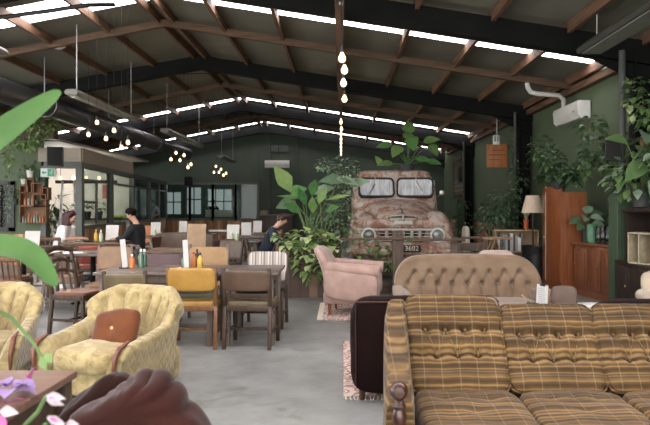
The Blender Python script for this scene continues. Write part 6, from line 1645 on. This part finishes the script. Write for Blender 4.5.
# ================================================================= foreground: flower table and its plants
TABW = wood('flower_table_top', '#5a3d30', '#7a5746', .42, 'x', .8); TABL = wood('flower_table_side', '#3f2d22', '#5a4434', .5, 'z', .8)
r = empty('flower_table', (-1.62, 1.93, 0), 0, 'brown wooden table at the lower left corner with fallen orchid petals', 'table')
m = MB(); m.box((0, 0, .735), (1.14, 1.18, .03), None, .006); m.build('tabletop', TABW, r)
for sx in (-1, 1):
    for sy in (-1, 1):
        m = MB(); m.box((sx*.53, sy*.55, .36), (.05, .05, .72), None, .004); m.build('leg', TABL, r)
m = MB(); m.box((.50, 0, .54), (.03, 1.06, .34)); m.box((-.50, 0, .54), (.03, 1.06, .34)); m.box((0, .54, .54), (1.0, .03, .34)); m.box((0, -.54, .54), (1.0, .03, .34)); m.build('side_panel', TABL, r, flat=True)
PURP = leafmat('purple_petal', '#7a5c98', '#a78cbc', .5); MAG = leafmat('magenta_petal', '#a8347f', '#c766a3', .5); WHP = leafmat('white_pink_petal', '#9f9298', '#afa3a9', .5); DKM = leafmat('dark_magenta_petal', '#5c1436', '#7a2048', .5)
def petals(name, loc, label, mat, specs):
    m = MB()
    for p, d, L, W, dr in specs: m.leaf(p, d, (0, 0, 1), L, W, dr, 'round', .35)
    o = m.build(name, mat, weld=False, angle=80); o.location = loc; tag(o, label, 'petal'); return o
tzz = .753
petals('purple_blossom', (-1.13, 2.16, tzz), 'crumpled purple blossom lying on the flower table', PURP, [((.02*math.cos(k*1.25), .02*math.sin(k*1.25), .015+.012*(k % 3)), (math.cos(k*1.25), math.sin(k*1.25), .5), .075, .06, .7) for k in range(9)])
petals('magenta_petal', (-1.135, 2.30, tzz), 'upright magenta petal with a pale tip on the flower table', MAG, [((0, 0, .0), (.25, .0, 1), .075, .035, .4), ((.01, 0, 0), (-.2, -.1, .6), .05, .03, .5)])
petals('dark_petal', (-1.085, 2.06, tzz+.004), 'dark magenta petal lying flat on the flower table', DKM, [((0, 0, .006), (.9, .5, .15), .06, .03, .2), ((0, 0, .004), (-.6, -.3, .1), .03, .02, .2)])
# broad leaved plant standing on the table, its pot left of the frame
r = empty('bird_of_paradise', (-1.42, 1.62, tzz), 0, 'broad leaved plant whose long green leaves reach in from the left edge', 'plant')
pot(.15, .24, POTW, r)
LONG = leafmat('long_leaf_green', '#2e4d24', '#3c6029', .6, .08, .15)
def longleaf(m, pts, W, up, tipw=.0, nseg=26):
    """leaf blade along a curve"""
    pts = [Vector(p) for p in pts]
    def cr(t):
        n = len(pts)-1; x = t*n; i = min(int(x), n-1); f = x-i
        p0, p1, p2, p3 = pts[max(i-1, 0)], pts[i], pts[i+1], pts[min(i+2, n)]
        return .5*((2*p1)+(p2-p0)*f+(2*p0-5*p1+4*p2-p3)*f*f+(3*p1-p0-3*p2+p3)*f**3)
    up = Vector(up)
    vs = []; fs = []
    for i in range(nseg+1):
        t = i/nseg; p = cr(t); d = (cr(min(1, t+.02))-cr(max(0, t-.02))).normalized(); s = d.cross(up).normalized(); u = s.cross(d)
        w = W/2*min(1, (math.sin(PI*min(1, t*.86+.10)))**.75*1.0)*(1 if t < .97 else .6)
        for k in (-1, -.5, 0, .5, 1): vs.append(p+s*w*k+u*(abs(k)**1.4*w*.28))
    for i in range(nseg):
        for k in range(4): o = i*5+k; fs.append((o, o+1, o+6, o+5))
    m.add(vs, fs)
B = Vector((-1.42, 1.62, tzz))
def q(px, py, d): return at(px, py, d)-B
upl = [q(-110, 205, 1.5), q(-50, 172, 1.45), q(10, 130, 1.42), q(61, 92, 1.4)]
dnl = [q(-150, 262, 1.45), q(-60, 250, 1.4), q(-5, 248, 1.38), (q(30, 256, 1.37)), q(56, 286, 1.36)]
m = MB(); longleaf(m, upl, .085, (.3, -1.0, .6)); longleaf(m, dnl, .072, (.15, -.75, 1.0)); m.build('foliage', [LONG], r, weld=False, angle=80)
m = MB(); m.tube([(0, 0, .2), q(-140, 255, 1.52), upl[0]], [.014, .012, .010], 8); m.tube([(0, 0, .2), q(-190, 300, 1.47), dnl[0]], [.014, .012, .010], 8); m.build('stems', STEM, r)
# slender orchid with its stem curving through the corner
r = empty('orchid', (-1.02, 1.32, tzz), 0, 'orchid with a thin curving stem and white pink petals at the lower left corner', 'plant')
pot(.05, .09, TERRA, r)
B2 = Vector((-1.02, 1.32, tzz))
def q2(px, py, d): return at(px, py, d)-B2
m = MB(); m.tube([(0, 0, .08), q2(-60, 320, 1.35), q2(-20, 303, 1.38), q2(12, 318, 1.42), q2(35, 345, 1.45), q2(49, 370, 1.46)], [.006, .006, .006, .005, .004, .004], 6); m.build('stem', STEM, r)
m = MB(); m.leaf(q2(41, 356, 1.45), (.35, 0, -.9), (0, -1, 0), .035, .02, .1); m.leaf(q2(46, 352, 1.45), (.45, 0, -.8), (0, -1, 0), .03, .02, .1); m.build('bud_leaves', [LF_LITE], r, weld=False)
m = MB(); m.tube([(0, 0, .08), q2(20, 430, 1.25), q2(38, 412, 1.22), q2(46, 397, 1.2)], .004, 5); m.tube([(0, 0, .08), q2(30, 445, 1.25), q2(46, 424, 1.2)], .004, 5); m.tube([(0, 0, .08), q2(-20, 425, 1.28), q2(4, 412, 1.25)], .004, 5); m.build('flower_stalks', STEM, r)
def pp(px, py, d, dx, dz, L, W): return (q2(px, py, d), (dx, -.25, dz), L, W)
for a in (pp(46, 396, 1.2, 1, .06, .044, .017), pp(46, 399, 1.2, 1, -.12, .042, .015), pp(47, 418, 1.2, 1, -.10, .042, .016), pp(48, 416, 1.2, .9, -.35, .045, .015), pp(66, 424, 1.2, .9, .15, .03, .016), pp(0, 411, 1.25, 1, .1, .045, .022)):
    m = MB(); m.leaf(a[0], a[1], (.1, -1, .4), a[2], a[3], .15, 'lance', .5); m.build('petal', [WHP], r, weld=False)
for a in (pp(2, 414, 1.25, .2, -1, .04, .02), pp(-3, 415, 1.25, -.4, -1, .04, .024), pp(48, 398, 1.195, 1, -.02, .022, .006), pp(49, 418, 1.195, 1, -.2, .022, .006)):
    m = MB(); m.leaf(a[0], a[1], (.1, -1, .4), a[2], a[3], .15, 'lance', .4); m.build('petal_heart', [MAG], r, weld=False)
# ================================================================= light, camera
w = bpy.data.worlds.new('overcast_sky'); SC.world = w; w.use_nodes = True
bg = w.node_tree.nodes['Background']; bg.inputs[0].default_value = (1.0, .99, .955, 1); bg.inputs[1].default_value = 5.5
def area(name, loc, rot, sx, sy, power, color=(1,1,1), portal=False):
    l = bpy.data.lights.new(name, 'AREA'); l.shape = 'RECTANGLE'; l.size = sx; l.size_y = sy; l.energy = power; l.color = color
    if portal: l.cycles.is_portal = True
    o = bpy.data.objects.new(name, l); COL.objects.link(o); o.location = loc; o.rotation_euler = rot; return o
area('open_front_portal', ((XR+XL)/2, YN+.05, 2.2), (R(90), 0, 0), XR-XL, 4.3, 0, portal=True)
area('added_side_portal', (XL-.02, 8.5, 1.8), (0, R(-90), 0), 2.6, 11, 0, portal=True)  # guides sky light through the added opening in the left wall
point('kitchen_lamp', (-8.2, 18.5, 2.7), 130, (1, .94, .86), .2)
point('kitchen_lamp', (-9.3, 20.5, 2.7), 130, (1, .94, .86), .2)
point('far_room_fill', (-6.0, 29.5, 2.8), 110, (.9, .97, 1), .2)  # unseen point light added to brighten the far room, no fitting modelled
cam = bpy.data.cameras.new('camera'); co = bpy.data.objects.new('camera', cam); COL.objects.link(co)
co.location = (0, 0, EYE); co.rotation_euler = (R(90), 0, 0)
cam.sensor_width = 36; cam.lens = 36*F/650; cam.shift_x = -16/650; cam.shift_y = -5.5/650
cam.clip_start = .05; cam.clip_end = 200
cam.dof.use_dof = True; cam.dof.focus_distance = 5.2; cam.dof.aperture_fstop = 5.0
SC.camera = co
vs = SC.view_settings; vs.view_transform = 'Standard'; vs.look = 'None'; vs.gamma = 1; vs.use_curve_mapping = False; vs.exposure = 0.46
c = SC.cycles
c.use_denoising = True
try: c.denoiser = 'OPENIMAGEDENOISE'
except Exception: pass
c.max_bounces = 10; c.diffuse_bounces = 5; c.glossy_bounces = 4; c.transmission_bounces = 6; c.transparent_max_bounces = 16
c.sample_clamp_indirect = 6; c.caustics_reflective = False; c.caustics_refractive = False
